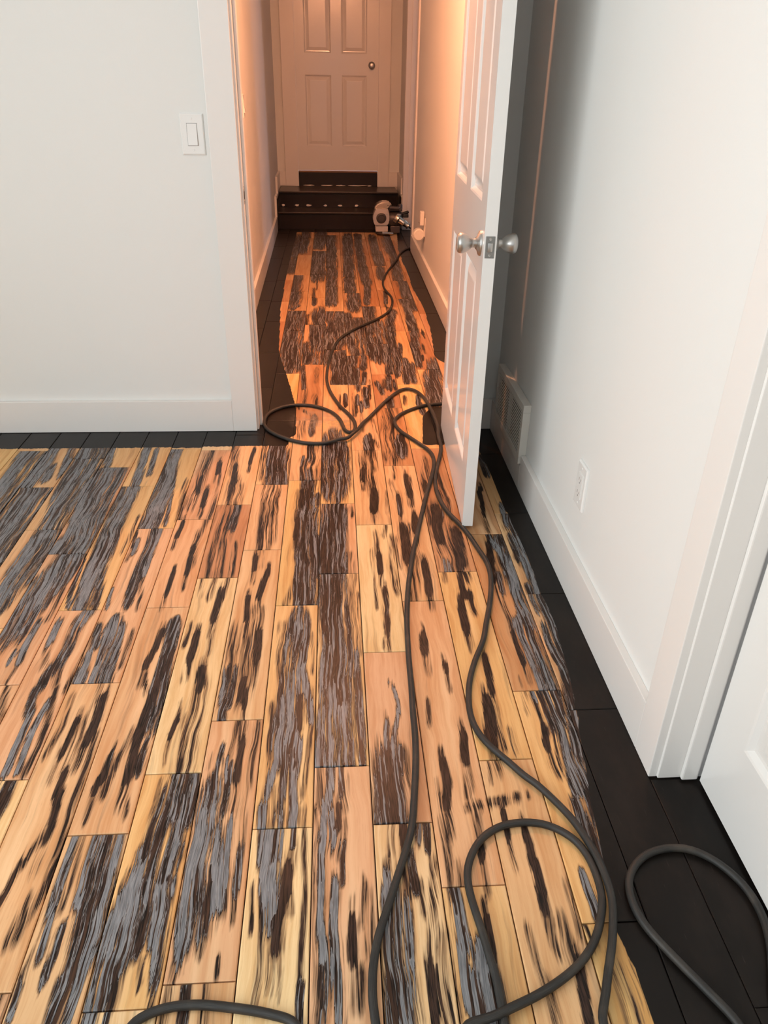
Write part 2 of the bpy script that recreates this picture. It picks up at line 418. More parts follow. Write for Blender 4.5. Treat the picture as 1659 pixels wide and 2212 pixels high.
# hall baseboards climbing beside the stairs
def skirt(bm, xf, sgn, y0):
    y1 = YE-.001
    prof = [(y0, .001), (y1, .001), (y1, .438), (7.864, .438), (7.864, .300), (7.566, .300), (7.566, .130), (y0, .130)]
    t = bmesh.new()
    A = [t.verts.new((xf(y)+sgn*.019, y, z)) for y, z in prof]; B = [t.verts.new((xf(y)-sgn*.001, y, z)) for y, z in prof]
    n = len(prof); t.faces.new(A); t.faces.new(B[::-1])
    for i in range(n): t.faces.new((A[i], B[i], B[(i+1) % n], A[(i+1) % n]))
    join(bm, t)
bm = BM(); skirt(bm, hx, 1, YWB+.018); box(bm, hx(YE)+.018, -.462, YE-.018, YE, .302, .436, .0018)
structure('baseboard_hall_left', bm, M['trim'], 'white baseboard stepping up left of the hall stairs', 'baseboard')
bm = BM()
prism(bm, [(hxr(YWB+.02)-.019, YWB+.019), (hxr(SO0-.085)-.019, SO0-.085), (hxr(SO0-.085), SO0-.085), (hxr(YWB+.02), YWB+.019)], 'z', .001, .13, .0018)
box(bm, .570, hxr(YE)-.018, YE-.018, YE, .302, .436, .0018)
t = BM()
prof = [(SO1+.055, .001), (YE-.001, .001), (YE-.001, .438), (7.864, .438), (7.864, .300), (SO1+.055, .300)]
A = [t.verts.new((hxr(y)-.019, y, z)) for y, z in prof]; B = [t.verts.new((hxr(y)+.001, y, z)) for y, z in prof]
t.faces.new(A); t.faces.new(B[::-1])
for i in range(6): t.faces.new((A[i], B[i], B[(i+1) % 6], A[(i+1) % 6]))
join(bm, t)
structure('baseboard_hall_right', bm, M['trim'], 'white baseboard along the hall wall behind the open door', 'baseboard')

# ------------------------------------------------------------------ floor of separate planks
PLANKS=[(-13,-200,-20),(-13,-20,751),(-13,751,1342),(-13,1342,1828),(-13,1828,2416),(-13,2416,2921),(-12,-200,136),(-12,136,662),(-12,662,1149),(-12,1149,1659),(-12,1659,2187),(-12,2187,2825),(-12,2825,2930),(-11,-200,-48),(-11,-48,621),(-11,621,1180),(-11,1180,1697),(-11,1697,2430),(-11,2430,2930),(-10,-200,366),(-10,366,1051),(-10,1051,1713),(-10,1713,2471),(-10,2471,2930),(-9,-200,-88),(-9,-88,554),(-9,554,1307),(-9,1307,1922),(-9,1922,2404),(-9,2404,2930),(-8,-200,371),(-8,371,999),(-8,999,1745),(-8,1745,2396),(-8,2396,2930),(-7,-200,-106),(-7,-106,360),(-7,360,825),(-7,825,1559),(-7,1559,2160),(-7,2160,2667),(-7,2667,2930),(-6,-200,51),(-6,51,569),(-6,569,1368),(-6,1368,2005),(-6,2005,2620),(-6,2620,2930),(-5,-200,48),(-5,48,610),(-5,610,1322),(-5,1322,1993),(-5,1993,2540),(-5,2540,2930),(-4,-174,359),(-4,359,1025),(-4,1025,1743),(-4,1743,2228),(-4,2228,2699),(-4,2699,2930),(-3,-200,543),(-3,543,1307),(-3,1307,1917),(-3,1917,2382),(-3,2382,2930),(-2,-200,139),(-2,139,927),(-2,927,1479),(-2,1479,1935),(-2,1935,2721),(-2,2721,2930),(-1,-200,236),(-1,236,972),(-1,972,1640),(-1,1640,2420),(-1,2420,2930),(0,-200,261),(0,261,1048),(0,1048,1631),(0,1631,2129),(0,2129,2646),(0,2646,2930),(1,-200,438),(1,438,948),(1,948,1413),(1,1413,1984),(1,1984,2572),(1,2572,2930),(2,-200,92),(2,92,576),(2,576,1128),(2,1128,1701),(2,1701,2419),(2,2419,2930),(3,-200,233),(3,233,704),(3,704,1411),(3,1411,2126),(3,2126,2725),(3,2725,2930),(4,-200,396),(4,396,989),(4,989,1704),(4,1704,2179),(4,2179,2712),(4,2712,3399),(4,3399,3901),(4,3901,4366),(4,4366,4988),(4,4988,5525),(4,5525,6324),(4,6324,6817),(4,6817,7452),(4,7452,7720),(5,-200,130),(5,130,669),(5,669,1130),(5,1130,1841),(5,1841,2274),(5,2274,2852),(5,2852,3377),(5,3377,3912),(5,3912,4506),(5,4506,4969),(5,4969,5566),(5,5566,6103),(5,6103,6864),(5,6864,7605),(5,7605,7720),(6,-200,-71),(6,-71,704),(6,704,1276),(6,1276,1987),(6,1987,2418),(6,2418,2996),(6,2996,3587),(6,3587,4313),(6,4313,4748),(6,4748,5237),(6,5237,5733),(6,5733,6460),(6,6460,7215),(6,7215,7714),(7,-200,-19),(7,-19,505),(7,505,987),(7,987,1701),(7,1701,2448),(7,2448,3001),(7,3001,3721),(7,3721,4438),(7,4438,5074),(7,5074,5755),(7,5755,6637),(7,6637,7348),(7,7348,7720),(8,-181,498),(8,498,1133),(8,1133,1850),(8,1850,2272),(8,2272,2997),(8,2997,3427),(8,3427,3959),(8,3959,4738),(8,4738,5375),(8,5375,5976),(8,5976,6706),(8,6706,7381),(8,7381,7720),(9,-200,521),(9,521,987),(9,987,1496),(9,1496,2127),(9,2127,2698),(9,2698,3423),(9,3423,3863),(9,3863,4598),(9,4598,5198),(9,5198,5674),(9,5674,6464),(9,6464,7250),(9,7250,7720),(10,-200,138),(10,138,849),(10,849,1708),(10,1708,2558),(10,2558,3133),(10,3133,3571),(10,3571,4066),(10,4066,4855),(10,4855,5538),(10,5538,6009),(10,6009,6518),(10,6518,7190),(10,7190,7720),(11,-200,403),(11,403,1136),(11,1136,1848),(11,1848,2706),(11,2706,3429),(11,3429,4307),(11,4307,4834),(11,4834,5285),(11,5285,6058),(11,6058,6513),(11,6513,7269),(11,7269,7720),(12,-200,155),(12,155,770),(12,770,1342),(12,1342,2057),(12,2057,2766),(12,2766,3643),(12,3643,4285),(12,4285,5043),(12,5043,5563),(12,5563,6248),(12,6248,6814),(12,6814,7576),(12,7576,7720),(13,-200,532),(13,532,1275),(13,1275,1729),(13,1729,2188),(13,2188,2650),(13,2650,3308),(13,3308,3929),(13,3929,4682),(13,4682,5345),(13,5345,5843),(13,5843,6420),(13,6420,7139),(13,7139,7720),(14,-200,20),(14,20,622),(14,622,1070),(14,6720,7340),(14,7340,7720)]
STROKES=[('G',50,[(-1165,2710),(-1154,2461),(-1149,2386)]),
('G',59,[(-1090,2709),(-1073,2529),(-1089,2425)]),
('G',23,[(-1033,2564),(-1026,2492)]),
('G',71,[(-1049,2407),(-1047,2221),(-1041,2089)]),
('G',49,[(-958,2725),(-944,2571),(-936,2371),(-914,2202),(-913,2132)]),
('G',53,[(-817,2558),(-816,2368),(-803,2156),(-780,1990)]),
('G',31,[(-872,2436),(-831,2109),(-850,1992)]),
('G',24,[(-853,2723),(-843,2596)]),
('G',41,[(-900,2111),(-922,2033),(-927,1905),(-920,1773)]),
('G',56,[(-805,1972),(-816,1833),(-837,1729),(-852,1647)]),
('G',41,[(-704,2406),(-711,2240),(-702,2058),(-705,1903),(-697,1723)]),
('G',27,[(-725,2710),(-706,2448)]),
('G',16,[(-687,2709),(-673,2518)]),
('G',44,[(-611,2707),(-601,2428),(-598,2252),(-606,2150)]),
('G',14,[(-585,2516),(-548,2162)]),
('D',22,[(-578,2114),(-572,2002),(-579,1881),(-573,1739)]),
('G',13,[(-559,2107),(-556,1875)]),
('G',12,[(-615,2048),(-613,1991)]),
('D',18,[(-667,1817),(-655,1722)]),
('G',9,[(-630,1788),(-622,1711)]),
('D',11,[(-749,1934),(-740,1793),(-729,1725)]),
('B',15,[(-684,2348),(-695,2057),(-688,1873)]),
('B',20,[(-769,2272),(-763,2060)]),
('K',12,[(-475,1866),(-476,1767)]),
('K',12,[(-495,2160),(-499,2078)]),
('B',12,[(-558,1869),(-539,1707)]),
('B',23,[(-1162,2642),(-1142,2504)]),
('B',24,[(-908,2276),(-883,2145)]),
('G',26,[(-665,1692),(-678,1636)]),
('B',13,[(-643,2194),(-646,1992)]),
('G',24,[(-1009,2727),(-982,2526)]),
('B',18,[(-534,2444),(-514,2190)]),
('K',10,[(-631,2102),(-622,2016)]),
('B',14,[(-1064,2312),(-1055,2164)]),
('B',12,[(-765,1793),(-764,1667)]),
('V',119,[(-1119,2670),(-1085,2267)]),
('V',140,[(-1047,2359),(-1012,2036)]),
('V',111,[(-907,2674),(-895,2307),(-885,2000)]),
('V',102,[(-810,2495),(-797,2061)]),
('V',96,[(-791,1947),(-838,1689)]),
('V',68,[(-719,2390),(-709,2058),(-693,1775)]),
('V',65,[(-632,2687),(-593,2192)]),
('V',60,[(-916,2065),(-908,1772)]),
('G',13,[(-807,1641),(-821,1591)]),
('G',14,[(-784,1640),(-786,1563),(-780,1503)]),
('G',11,[(-802,1521),(-805,1500)]),
('G',17,[(-730,1638),(-728,1578)]),
('B',16,[(-738,1592),(-715,1484)]),
('D',24,[(-681,1636),(-677,1537),(-681,1495),(-698,1431)]),
('B',16,[(-675,1490),(-670,1422)]),
('B',13,[(-627,1624),(-631,1489),(-637,1398)]),
('D',14,[(-621,1615),(-613,1552)]),
('G',22,[(-580,1618),(-578,1533),(-580,1426)]),
('G',14,[(-559,1617),(-551,1498),(-545,1421)]),
('B',13,[(-531,1593),(-530,1476)]),
('G',18,[(-620,1505),(-609,1428)]),
('G',10,[(-629,1452),(-625,1421)]),
('B',17,[(-776,1404),(-759,1317)]),
('D',15,[(-707,1386),(-701,1325)]),
('G',14,[(-693,1314),(-692,1247),(-687,1154)]),
('G',11,[(-667,1341),(-672,1259),(-663,1156)]),
('B',14,[(-658,1384),(-643,1219),(-648,1152)]),
('B',12,[(-617,1364),(-611,1276),(-619,1196)]),
('K',14,[(-584,1282),(-585,1252),(-588,1198)]),
('K',20,[(-545,1350),(-542,1290),(-546,1240)]),
('B',21,[(-567,1274),(-568,1179),(-571,1149)]),
('B',13,[(-529,1240),(-529,1121)]),
('B',9,[(-561,1403),(-558,1209)]),
('K',14,[(-458,1595),(-461,1537),(-470,1474)]),
('D',17,[(-436,1626),(-432,1514),(-433,1367)]),
('D',18,[(-418,1625),(-418,1509),(-409,1337),(-423,1268)]),
('K',19,[(-432,1374),(-436,1310),(-436,1229),(-434,1134)]),
('B',14,[(-420,1316),(-419,1235),(-414,1157)]),
('D',11,[(-418,1219),(-416,1142)]),
('K',14,[(-485,1175),(-486,1133),(-493,1102)]),
('B',14,[(-454,1243),(-467,1159),(-473,1093)]),
('B',10,[(-465,1433),(-450,1375)]),
('K',10,[(-364,1275),(-370,1242)]),
('B',7,[(-366,1335),(-362,1282)]),
('B',7,[(-369,1201),(-369,1161)]),
('B',14,[(-345,1281),(-334,1144)]),
('K',13,[(-566,1140),(-567,1092),(-558,1054)]),
('D',26,[(-671,1111),(-667,1064)]),
('B',17,[(-527,1098),(-530,1048)]),
('B',13,[(-432,1086),(-420,1042)]),
('D',26,[(-335,1124),(-327,1038)]),
('B',7,[(-366,1111),(-367,1066)]),
('B',10,[(-777,1495),(-784,1427)]),
('V',32,[(-427,1612),(-418,1268)]),
('V',42,[(-584,1613),(-567,1426)]),
('K',15,[(-557,1049),(-553,1010),(-554,990)]),
('B',12,[(-563,991),(-577,942)]),
('B',16,[(-530,1033),(-523,967),(-524,884),(-541,803)]),
('K',11,[(-585,932),(-588,882),(-592,858)]),
('B',13,[(-548,856),(-552,792)]),
('G',13,[(-499,982),(-501,918),(-501,858),(-498,800),(-495,766)]),
('B',10,[(-486,979),(-483,902),(-483,848)]),
('G',13,[(-463,978),(-463,926),(-460,851)]),
('D',14,[(-437,979),(-442,941),(-446,890)]),
('D',20,[(-447,900),(-441,855),(-440,809)]),
('G',13,[(-415,978),(-416,903),(-416,842),(-416,785),(-417,733),(-420,680),(-420,654)]),
('D',12,[(-472,797),(-471,767),(-474,736)]),
('B',12,[(-504,762),(-514,708)]),
('B',16,[(-441,798),(-438,704),(-433,655)]),
('D',18,[(-445,706),(-445,676),(-445,656)]),
('G',9,[(-508,708),(-508,670)]),
('G',8,[(-476,736),(-475,716)]),
('D',27,[(-334,1038),(-345,995),(-364,945)]),
('G',22,[(-359,948),(-370,891),(-383,838),(-390,795)]),
('G',17,[(-360,886),(-362,805),(-361,744)]),
('D',22,[(-304,1037),(-311,979),(-318,899)]),
('G',22,[(-302,943),(-322,861),(-317,803)]),
('G',13,[(-303,883),(-302,780),(-301,713)]),
('G',12,[(-313,802),(-301,709)]),
('G',20,[(-390,795),(-388,731),(-387,675),(-387,653)]),
('G',10,[(-376,749),(-373,681)]),
('B',16,[(-356,740),(-358,681)]),
('B',12,[(-302,707),(-300,666)]),
('B',11,[(-384,902),(-391,872)]),
('G',13,[(-351,939),(-342,865)]),
('B',11,[(-347,815),(-342,769)]),
('B',14,[(-365,1034),(-366,959)]),
('G',10,[(-361,670),(-362,650)]),
('B',8,[(-327,738),(-324,708)]),
('G',18,[(-270,991),(-276,923),(-275,847),(-272,789),(-267,761)]),
('B',8,[(-267,761),(-260,725)]),
('G',14,[(-257,991),(-255,908),(-254,860)]),
('B',11,[(-255,846),(-252,799)]),
('B',11,[(-254,771),(-251,762)]),
('B',10,[(-274,730),(-273,711)]),
('B',15,[(-274,696),(-275,647)]),
('D',14,[(-249,698),(-246,644)]),
('B',14,[(-219,699),(-215,642)]),
('B',17,[(-526,697),(-524,671)]),
('V',67,[(-336,1009),(-351,851)]),
('V',60,[(-439,968),(-427,808)]),
('V',58,[(-272,1006),(-264,859)]),
('B',36,[(-480,2674),(-482,2486),(-488,2295)]),
('K',13,[(-481,2477),(-480,2366)]),
('K',17,[(-450,2366),(-448,2278)]),
('K',16,[(-432,2595),(-429,2520)]),
('B',18,[(-423,2484),(-415,2246),(-433,2049)]),
('K',14,[(-439,2004),(-435,1870)]),
('B',20,[(-438,2082),(-430,1923)]),
('B',32,[(-388,2722),(-378,2546)]),
('K',18,[(-372,2565),(-362,2439)]),
('B',41,[(-360,2422),(-360,2283)]),
('K',14,[(-315,2710),(-322,2601)]),
('B',22,[(-334,2396),(-334,2282)]),
('B',32,[(-369,2260),(-358,2142)]),
('D',21,[(-332,2259),(-335,2127)]),
('B',20,[(-374,2185),(-376,1982)]),
('B',27,[(-342,2127),(-349,1982),(-346,1850)]),
('B',29,[(-373,1957),(-367,1862)]),
('B',16,[(-313,2012),(-309,1860)]),
('B',15,[(-350,1833),(-355,1752)]),
('K',17,[(-327,1772),(-327,1725),(-330,1655)]),
('B',12,[(-315,1832),(-318,1750)]),
('B',12,[(-385,1834),(-382,1753)]),
('D',78,[(-235,2729),(-220,2552),(-212,2430)]),
('B',16,[(-281,2709),(-271,2471)]),
('B',23,[(-250,2402),(-245,2295)]),
('B',39,[(-229,2393),(-234,2287),(-230,2138),(-227,2003)]),
('B',21,[(-208,2294),(-204,2123),(-202,2041)]),
('B',27,[(-226,2075),(-220,1996)]),
('B',11,[(-199,2409),(-199,2334)]),
('K',15,[(-245,1941),(-243,1893)]),
('B',13,[(-228,1977),(-226,1898)]),
('K',16,[(-204,1862),(-213,1811),(-220,1752)]),
('K',13,[(-249,1732),(-246,1647)]),
('B',23,[(-231,1666),(-242,1623)]),
('B',12,[(-203,1685),(-204,1621)]),
('D',25,[(-101,2725),(-94,2615)]),
('D',23,[(-123,2606),(-116,2381)]),
('D',31,[(-104,2503),(-97,2380),(-104,2222)]),
('B',23,[(-71,2725),(-66,2396)]),
('K',19,[(-120,2364),(-120,2268)]),
('D',15,[(-65,2330),(-66,2274)]),
('D',30,[(-108,2237),(-107,2071),(-113,1942),(-102,1824),(-99,1706)]),
('D',20,[(-71,2221),(-83,2105),(-80,1985),(-69,1910)]),
('D',16,[(-65,2050),(-61,1851)]),
('D',30,[(-91,1881),(-93,1706)]),
('K',14,[(-128,2163),(-131,2066)]),
('B',18,[(-124,1803),(-144,1708)]),
('D',18,[(-70,1795),(-74,1705)]),
('B',15,[(-139,2357),(-135,2178)]),
('D',78,[(-6,2713),(-7,2546),(5,2446)]),
('B',59,[(9,2446),(12,2386)]),
('B',19,[(-27,2395),(-27,2337)]),
('D',73,[(-15,2257),(-19,2103),(-23,1909),(-20,1739),(-20,1610)]),
('D',21,[(22,2218),(15,2034),(10,1866)]),
('B',15,[(44,2232),(47,2202)]),
('B',15,[(44,1943),(44,1819),(32,1686),(27,1612)]),
('B',12,[(52,1737),(45,1612)]),
('B',49,[(104,2639),(107,2497)]),
('K',16,[(95,2516),(93,2453)]),
('V',121,[(-6,2703),(-7,2473)]),
('V',88,[(-12,2249),(-20,1614)]),
('V',70,[(-96,2214),(-90,1706)]),
('K',17,[(-366,1573),(-365,1542),(-369,1495)]),
('B',14,[(-388,1615),(-390,1556)]),
('K',20,[(-332,1436),(-328,1400)]),
('B',23,[(-330,1397),(-329,1319)]),
('B',25,[(-318,1385),(-318,1263),(-315,1152)]),
('B',11,[(-325,1594),(-325,1510)]),
('B',14,[(-340,1264),(-324,1153)]),
('B',27,[(-265,1592),(-265,1445)]),
('B',41,[(-228,1599),(-227,1464),(-227,1381)]),
('K',18,[(-206,1576),(-205,1496)]),
('D',10,[(-252,1445),(-249,1367),(-252,1330)]),
('D',18,[(-271,1429),(-270,1349),(-266,1281)]),
('K',15,[(-228,1396),(-219,1332)]),
('B',12,[(-217,1329),(-215,1283)]),
('B',16,[(-204,1451),(-207,1395)]),
('B',12,[(-227,1259),(-235,1179),(-242,1119)]),
('D',10,[(-252,1192),(-256,1120),(-260,1037)]),
('B',15,[(-210,1259),(-216,1226)]),
('K',13,[(-212,1206),(-213,1169),(-214,1112)]),
('B',14,[(-185,1257),(-187,1161),(-189,1088)]),
('G',9,[(-240,1158),(-234,1107)]),
('G',8,[(-229,1145),(-227,1110)]),
('D',13,[(-232,1093),(-230,1036)]),
('B',9,[(-274,1171),(-275,1144)]),
('B',15,[(-188,1103),(-193,1034)]),
('B',20,[(-216,1110),(-214,1035)]),
('D',30,[(-306,1124),(-297,1037)]),
('B',16,[(-151,1606),(-149,1481),(-139,1393),(-131,1347)]),
('B',16,[(-133,1605),(-130,1431)]),
('G',29,[(-104,1604),(-107,1459),(-116,1361),(-124,1255),(-129,1215)]),
('G',16,[(-88,1446),(-74,1352),(-68,1280)]),
('G',14,[(-133,1332),(-124,1222),(-135,1159),(-148,1078)]),
('G',17,[(-101,1254),(-104,1205)]),
('K',11,[(-90,1341),(-89,1247)]),
('D',17,[(-98,1585),(-91,1479)]),
('B',14,[(-156,1305),(-154,1160)]),
('D',14,[(-112,1218),(-117,1128),(-121,1033)]),
('G',14,[(-105,1158),(-97,1098),(-95,1043)]),
('G',14,[(-90,1201),(-94,1127)]),
('B',12,[(-65,1269),(-71,1141),(-78,1069)]),
('B',11,[(-71,1566),(-68,1437)]),
('B',13,[(-150,1101),(-154,1035)]),
('B',13,[(-136,1072),(-138,1032)]),
('G',33,[(-31,1601),(-34,1477),(-33,1321),(-36,1140)]),
('D',39,[(-5,1600),(-3,1476),(1,1356)]),
('G',32,[(-12,1357),(-15,1250),(-13,1138)]),
('B',15,[(24,1580),(24,1433),(22,1248),(25,1152)]),
('G',14,[(41,1482),(45,1354),(47,1247),(45,1142)]),
('B',14,[(50,1584),(50,1503)]),
('D',14,[(26,1189),(24,1143)]),
('G',12,[(12,1216),(10,1140)]),
('B',12,[(-52,1602),(-50,1252)]),
('G',15,[(6,1337),(7,1216)]),
('B',17,[(-41,1125),(-40,1051)]),
('G',16,[(-22,1127),(-25,1067),(-31,1027)]),
('G',11,[(1,1126),(0,1066)]),
('B',13,[(9,1093),(8,1033)]),
('V',77,[(-2,1595),(-1,1141)]),
('V',63,[(-104,1599),(-120,1221)]),
('G',21,[(-268,1017),(-273,955),(-276,884)]),
('G',19,[(-254,990),(-257,922),(-254,870)]),
('G',21,[(-251,1016),(-230,934),(-221,844)]),
('G',14,[(-214,994),(-214,933),(-211,888)]),
('B',20,[(-206,888),(-197,843)]),
('G',11,[(-189,945),(-188,867)]),
('B',9,[(-188,862),(-188,808)]),
('B',15,[(-221,844),(-222,798)]),
('B',14,[(-189,1017),(-189,940)]),
('K',11,[(-238,870),(-235,824)]),
('B',13,[(-254,870),(-252,815)]),
('B',11,[(-255,769),(-257,762)]),
('B',6,[(-203,736),(-203,718)]),
('G',15,[(-155,1024),(-153,997)]),
('G',15,[(-120,1022),(-119,998)]),
('G',17,[(-93,1021),(-94,994)]),
('B',15,[(-135,1023),(-138,996)]),
('B',10,[(-73,1023),(-72,999)]),
('G',12,[(-153,980),(-149,916),(-138,865)]),
('G',25,[(-135,979),(-135,916),(-126,852),(-121,816)]),
('G',12,[(-115,978),(-117,928)]),
('D',10,[(-92,980),(-91,954)]),
('B',14,[(-92,952),(-92,901)]),
('K',17,[(-101,888),(-100,863),(-107,829)]),
('B',20,[(-119,851),(-114,808)]),
('K',13,[(-114,808),(-115,777),(-116,759)]),
('B',12,[(-142,853),(-137,794),(-137,708),(-140,669)]),
('B',12,[(-118,757),(-121,718)]),
('B',6,[(-161,866),(-156,790)]),
('B',11,[(-71,979),(-71,926),(-68,861),(-68,790),(-70,715),(-72,666)]),
('D',10,[(-69,685),(-69,638)]),
('B',8,[(-103,717),(-104,677)]),
('B',9,[(-90,850),(-89,819)]),
('B',8,[(-123,749),(-123,688)]),
('G',13,[(-32,1018),(-39,924)]),
('D',13,[(-39,924),(-41,880)]),
('G',12,[(-39,880),(-40,812),(-33,740)]),
('B',17,[(-20,1018),(-22,951)]),
('G',10,[(-20,1006),(-18,956)]),
('K',11,[(-5,1023),(-8,987)]),
('B',14,[(5,984),(-1,942)]),
('D',10,[(2,944),(-2,876)]),
('B',11,[(-18,869),(-22,835)]),
('G',15,[(-13,854),(-16,787),(-10,722),(-6,682),(-5,634)]),
('D',12,[(-29,748),(-26,703),(-32,636)]),
('B',12,[(-39,713),(-42,636)]),
('B',10,[(20,830),(17,788)]),
('K',17,[(16,784),(14,764),(13,740)]),
('B',14,[(15,736),(17,709)]),
('B',11,[(34,866),(30,797)]),
('B',13,[(45,846),(45,784),(41,751)]),
('B',12,[(29,700),(25,661)]),
('B',8,[(-53,1019),(-46,646)]),
('V',68,[(-258,1017),(-251,870)]),
('V',39,[(-137,979),(-130,877)]),
('K',26,[(140,2772),(137,2709)]),
('B',29,[(143,2658),(138,2561)]),
('B',35,[(124,2425),(128,2349)]),
('K',26,[(131,2341),(124,2237)]),
('B',15,[(174,2339),(170,2213)]),
('B',14,[(154,2111),(147,2063)]),
('B',17,[(121,2064),(119,1966)]),
('K',15,[(123,1940),(124,1862)]),
('B',20,[(168,2029),(157,1873),(163,1770)]),
('B',9,[(102,1966),(104,1683)]),
('K',14,[(130,1761),(131,1692)]),
('K',15,[(126,1647),(125,1604)]),
('D',39,[(255,2770),(253,2696)]),
('B',64,[(245,2759),(211,2657)]),
('B',26,[(267,2759),(255,2666)]),
('B',16,[(212,2550),(210,2467)]),
('K',27,[(253,2448),(252,2345)]),
('B',19,[(191,2415),(209,2243)]),
('K',20,[(211,2298),(210,2212)]),
('B',11,[(211,2167),(218,2124)]),
('K',22,[(256,2158),(248,2101)]),
('K',34,[(211,2082),(210,1995),(209,1937)]),
('B',20,[(189,2028),(189,1901)]),
('K',21,[(258,1887),(258,1828),(255,1761)]),
('B',29,[(235,1930),(218,1785),(211,1715)]),
('B',14,[(231,2109),(234,2060)]),
('B',28,[(338,2594),(313,2403)]),
('K',16,[(314,2411),(309,2360)]),
('B',31,[(370,2445),(364,2334)]),
('B',21,[(305,2224),(305,2093)]),
('K',40,[(331,2186),(319,2120),(319,2058)]),
('B',22,[(376,2277),(366,2148)]),
('B',28,[(357,2105),(348,1984),(337,1860)]),
('K',31,[(375,2056),(374,1976),(371,1907)]),
('B',26,[(371,1907),(369,1853)]),
('B',13,[(306,1959),(305,1867)]),
('G',23,[(324,1885),(320,1855)]),
('K',19,[(354,1842),(349,1742),(366,1730)]),
('K',20,[(338,1710),(334,1644),(333,1596)]),
('B',13,[(308,1838),(307,1809)]),
('K',15,[(507,2363),(497,2330),(494,2265),(486,2188)]),
('B',18,[(485,2173),(481,2087)]),
('D',21,[(477,2046),(485,1992)]),
('K',17,[(467,1993),(461,1904)]),
('G',19,[(486,1998),(501,1915),(508,1802),(509,1720),(507,1638)]),
('G',12,[(488,1832),(491,1710),(482,1595)]),
('K',19,[(454,1880),(448,1816)]),
('D',19,[(465,1815),(462,1754)]),
('B',18,[(446,1804),(452,1670),(458,1596)]),
('B',19,[(482,1903),(483,1748)]),
('D',17,[(509,2024),(510,1998)]),
('G',18,[(508,1730),(511,1589)]),
('D',19,[(549,2608),(548,2485)]),
('G',16,[(556,2232),(549,2120)]),
('D',25,[(568,2156),(565,2056)]),
('B',18,[(545,2157),(541,2099)]),
('D',14,[(543,2037),(542,1914)]),
('G',23,[(562,2043),(562,1913),(560,1817),(560,1734)]),
('B',17,[(538,1914),(552,1853)]),
('D',13,[(537,1757),(538,1735)]),
('G',14,[(536,1724),(539,1656)]),
('D',30,[(567,1723),(567,1635),(570,1587)]),
('B',12,[(549,1636),(555,1588)]),
('V',61,[(515,1984),(513,1668)]),
('K',13,[(127,1604),(125,1576)]),
('B',8,[(114,1536),(112,1514)]),
('G',9,[(120,1382),(134,1321),(131,1278),(120,1227),(111,1163)]),
('G',12,[(104,1248),(100,1192)]),
('B',10,[(101,1276),(102,1252)]),
('B',28,[(92,1140),(108,1133)]),
('D',54,[(100,1113),(99,1061),(98,1018)]),
('D',14,[(129,1163),(123,1117)]),
('B',16,[(136,1162),(135,1088)]),
('B',17,[(214,1577),(215,1559)]),
('K',21,[(216,1545),(214,1505)]),
('B',13,[(213,1501),(210,1475)]),
('K',12,[(259,1440),(259,1428)]),
('B',8,[(260,1423),(257,1400)]),
('B',11,[(202,1311),(198,1251)]),
('K',17,[(270,1201),(263,1147)]),
('B',12,[(264,1147),(261,1120)]),
('B',10,[(271,1224),(270,1204)]),
('K',17,[(215,1122),(217,1084),(209,1037)]),
('B',14,[(259,1085),(254,1051)]),
('B',9,[(197,1085),(195,1019)]),
('K',13,[(334,1596),(332,1568)]),
('K',16,[(363,1461),(361,1403),(358,1352)]),
('K',25,[(340,1298),(334,1245),(329,1202)]),
('B',12,[(359,1282),(352,1217),(353,1175)]),
('B',10,[(374,1216),(374,1158)]),
('B',7,[(310,1124),(307,1083)]),
('B',8,[(244,1016),(290,1025),(336,1034),(379,1043)]),
('K',11,[(452,1554),(453,1487),(455,1444)]),
('B',8,[(433,1384),(432,1361)]),
('G',19,[(469,1591),(473,1490),(477,1406),(482,1351)]),
('D',28,[(496,1590),(499,1476),(503,1358)]),
('D',17,[(539,1569),(537,1514),(540,1462)]),
('B',13,[(431,1338),(428,1279)]),
('G',10,[(455,1337),(455,1315)]),
('B',15,[(451,1322),(454,1236)]),
('K',17,[(453,1213),(445,1177)]),
('B',14,[(445,1171),(442,1118)]),
('D',33,[(479,1328),(484,1245)]),
('V',54,[(500,1543),(499,1366)]),
('B',14,[(96,974),(91,932)]),
('K',15,[(117,979),(117,961)]),
('D',15,[(146,980),(144,960)]),
('D',11,[(163,979),(160,934)]),
('B',14,[(81,890),(79,864)]),
('G',13,[(79,867),(72,830)]),
('D',14,[(125,917),(127,859)]),
('B',28,[(109,863),(105,786)]),
('G',34,[(94,793),(92,738),(93,677),(95,626)]),
('G',23,[(77,761),(77,697),(76,628)]),
('B',11,[(140,851),(140,807)]),
('B',15,[(162,845),(148,757),(138,715)]),
('K',15,[(141,698),(140,655),(138,627)]),
('B',16,[(165,756),(162,683),(160,626)]),
('B',14,[(166,899),(164,883)]),
('B',12,[(115,685),(118,637)]),
('B',14,[(194,984),(195,919),(194,858)]),
('B',12,[(214,886),(210,858)]),
('B',17,[(263,992),(260,946)]),
('K',12,[(261,924),(256,910)]),
('D',22,[(196,843),(201,812),(202,777)]),
('G',13,[(196,777),(194,722),(193,662)]),
('G',12,[(206,772),(214,736),(218,700),(216,651)]),
('D',18,[(203,671),(203,633)]),
('G',30,[(223,670),(222,632)]),
('B',6,[(183,844),(176,713),(177,634)]),
('G',14,[(226,736),(223,680)]),
('D',24,[(239,669),(236,627)]),
('K',11,[(245,779),(245,730)]),
('K',15,[(350,947),(352,930)]),
('K',13,[(351,919),(351,906)]),
('K',14,[(349,898),(349,890)]),
('K',15,[(352,882),(352,869)]),
('K',15,[(353,861),(351,843)]),
('K',15,[(352,833),(349,811)]),
('K',10,[(317,996),(315,952)]),
('B',11,[(312,760),(314,716),(317,681)]),
('B',13,[(346,774),(352,729)]),
('B',15,[(373,768),(373,720),(378,692)]),
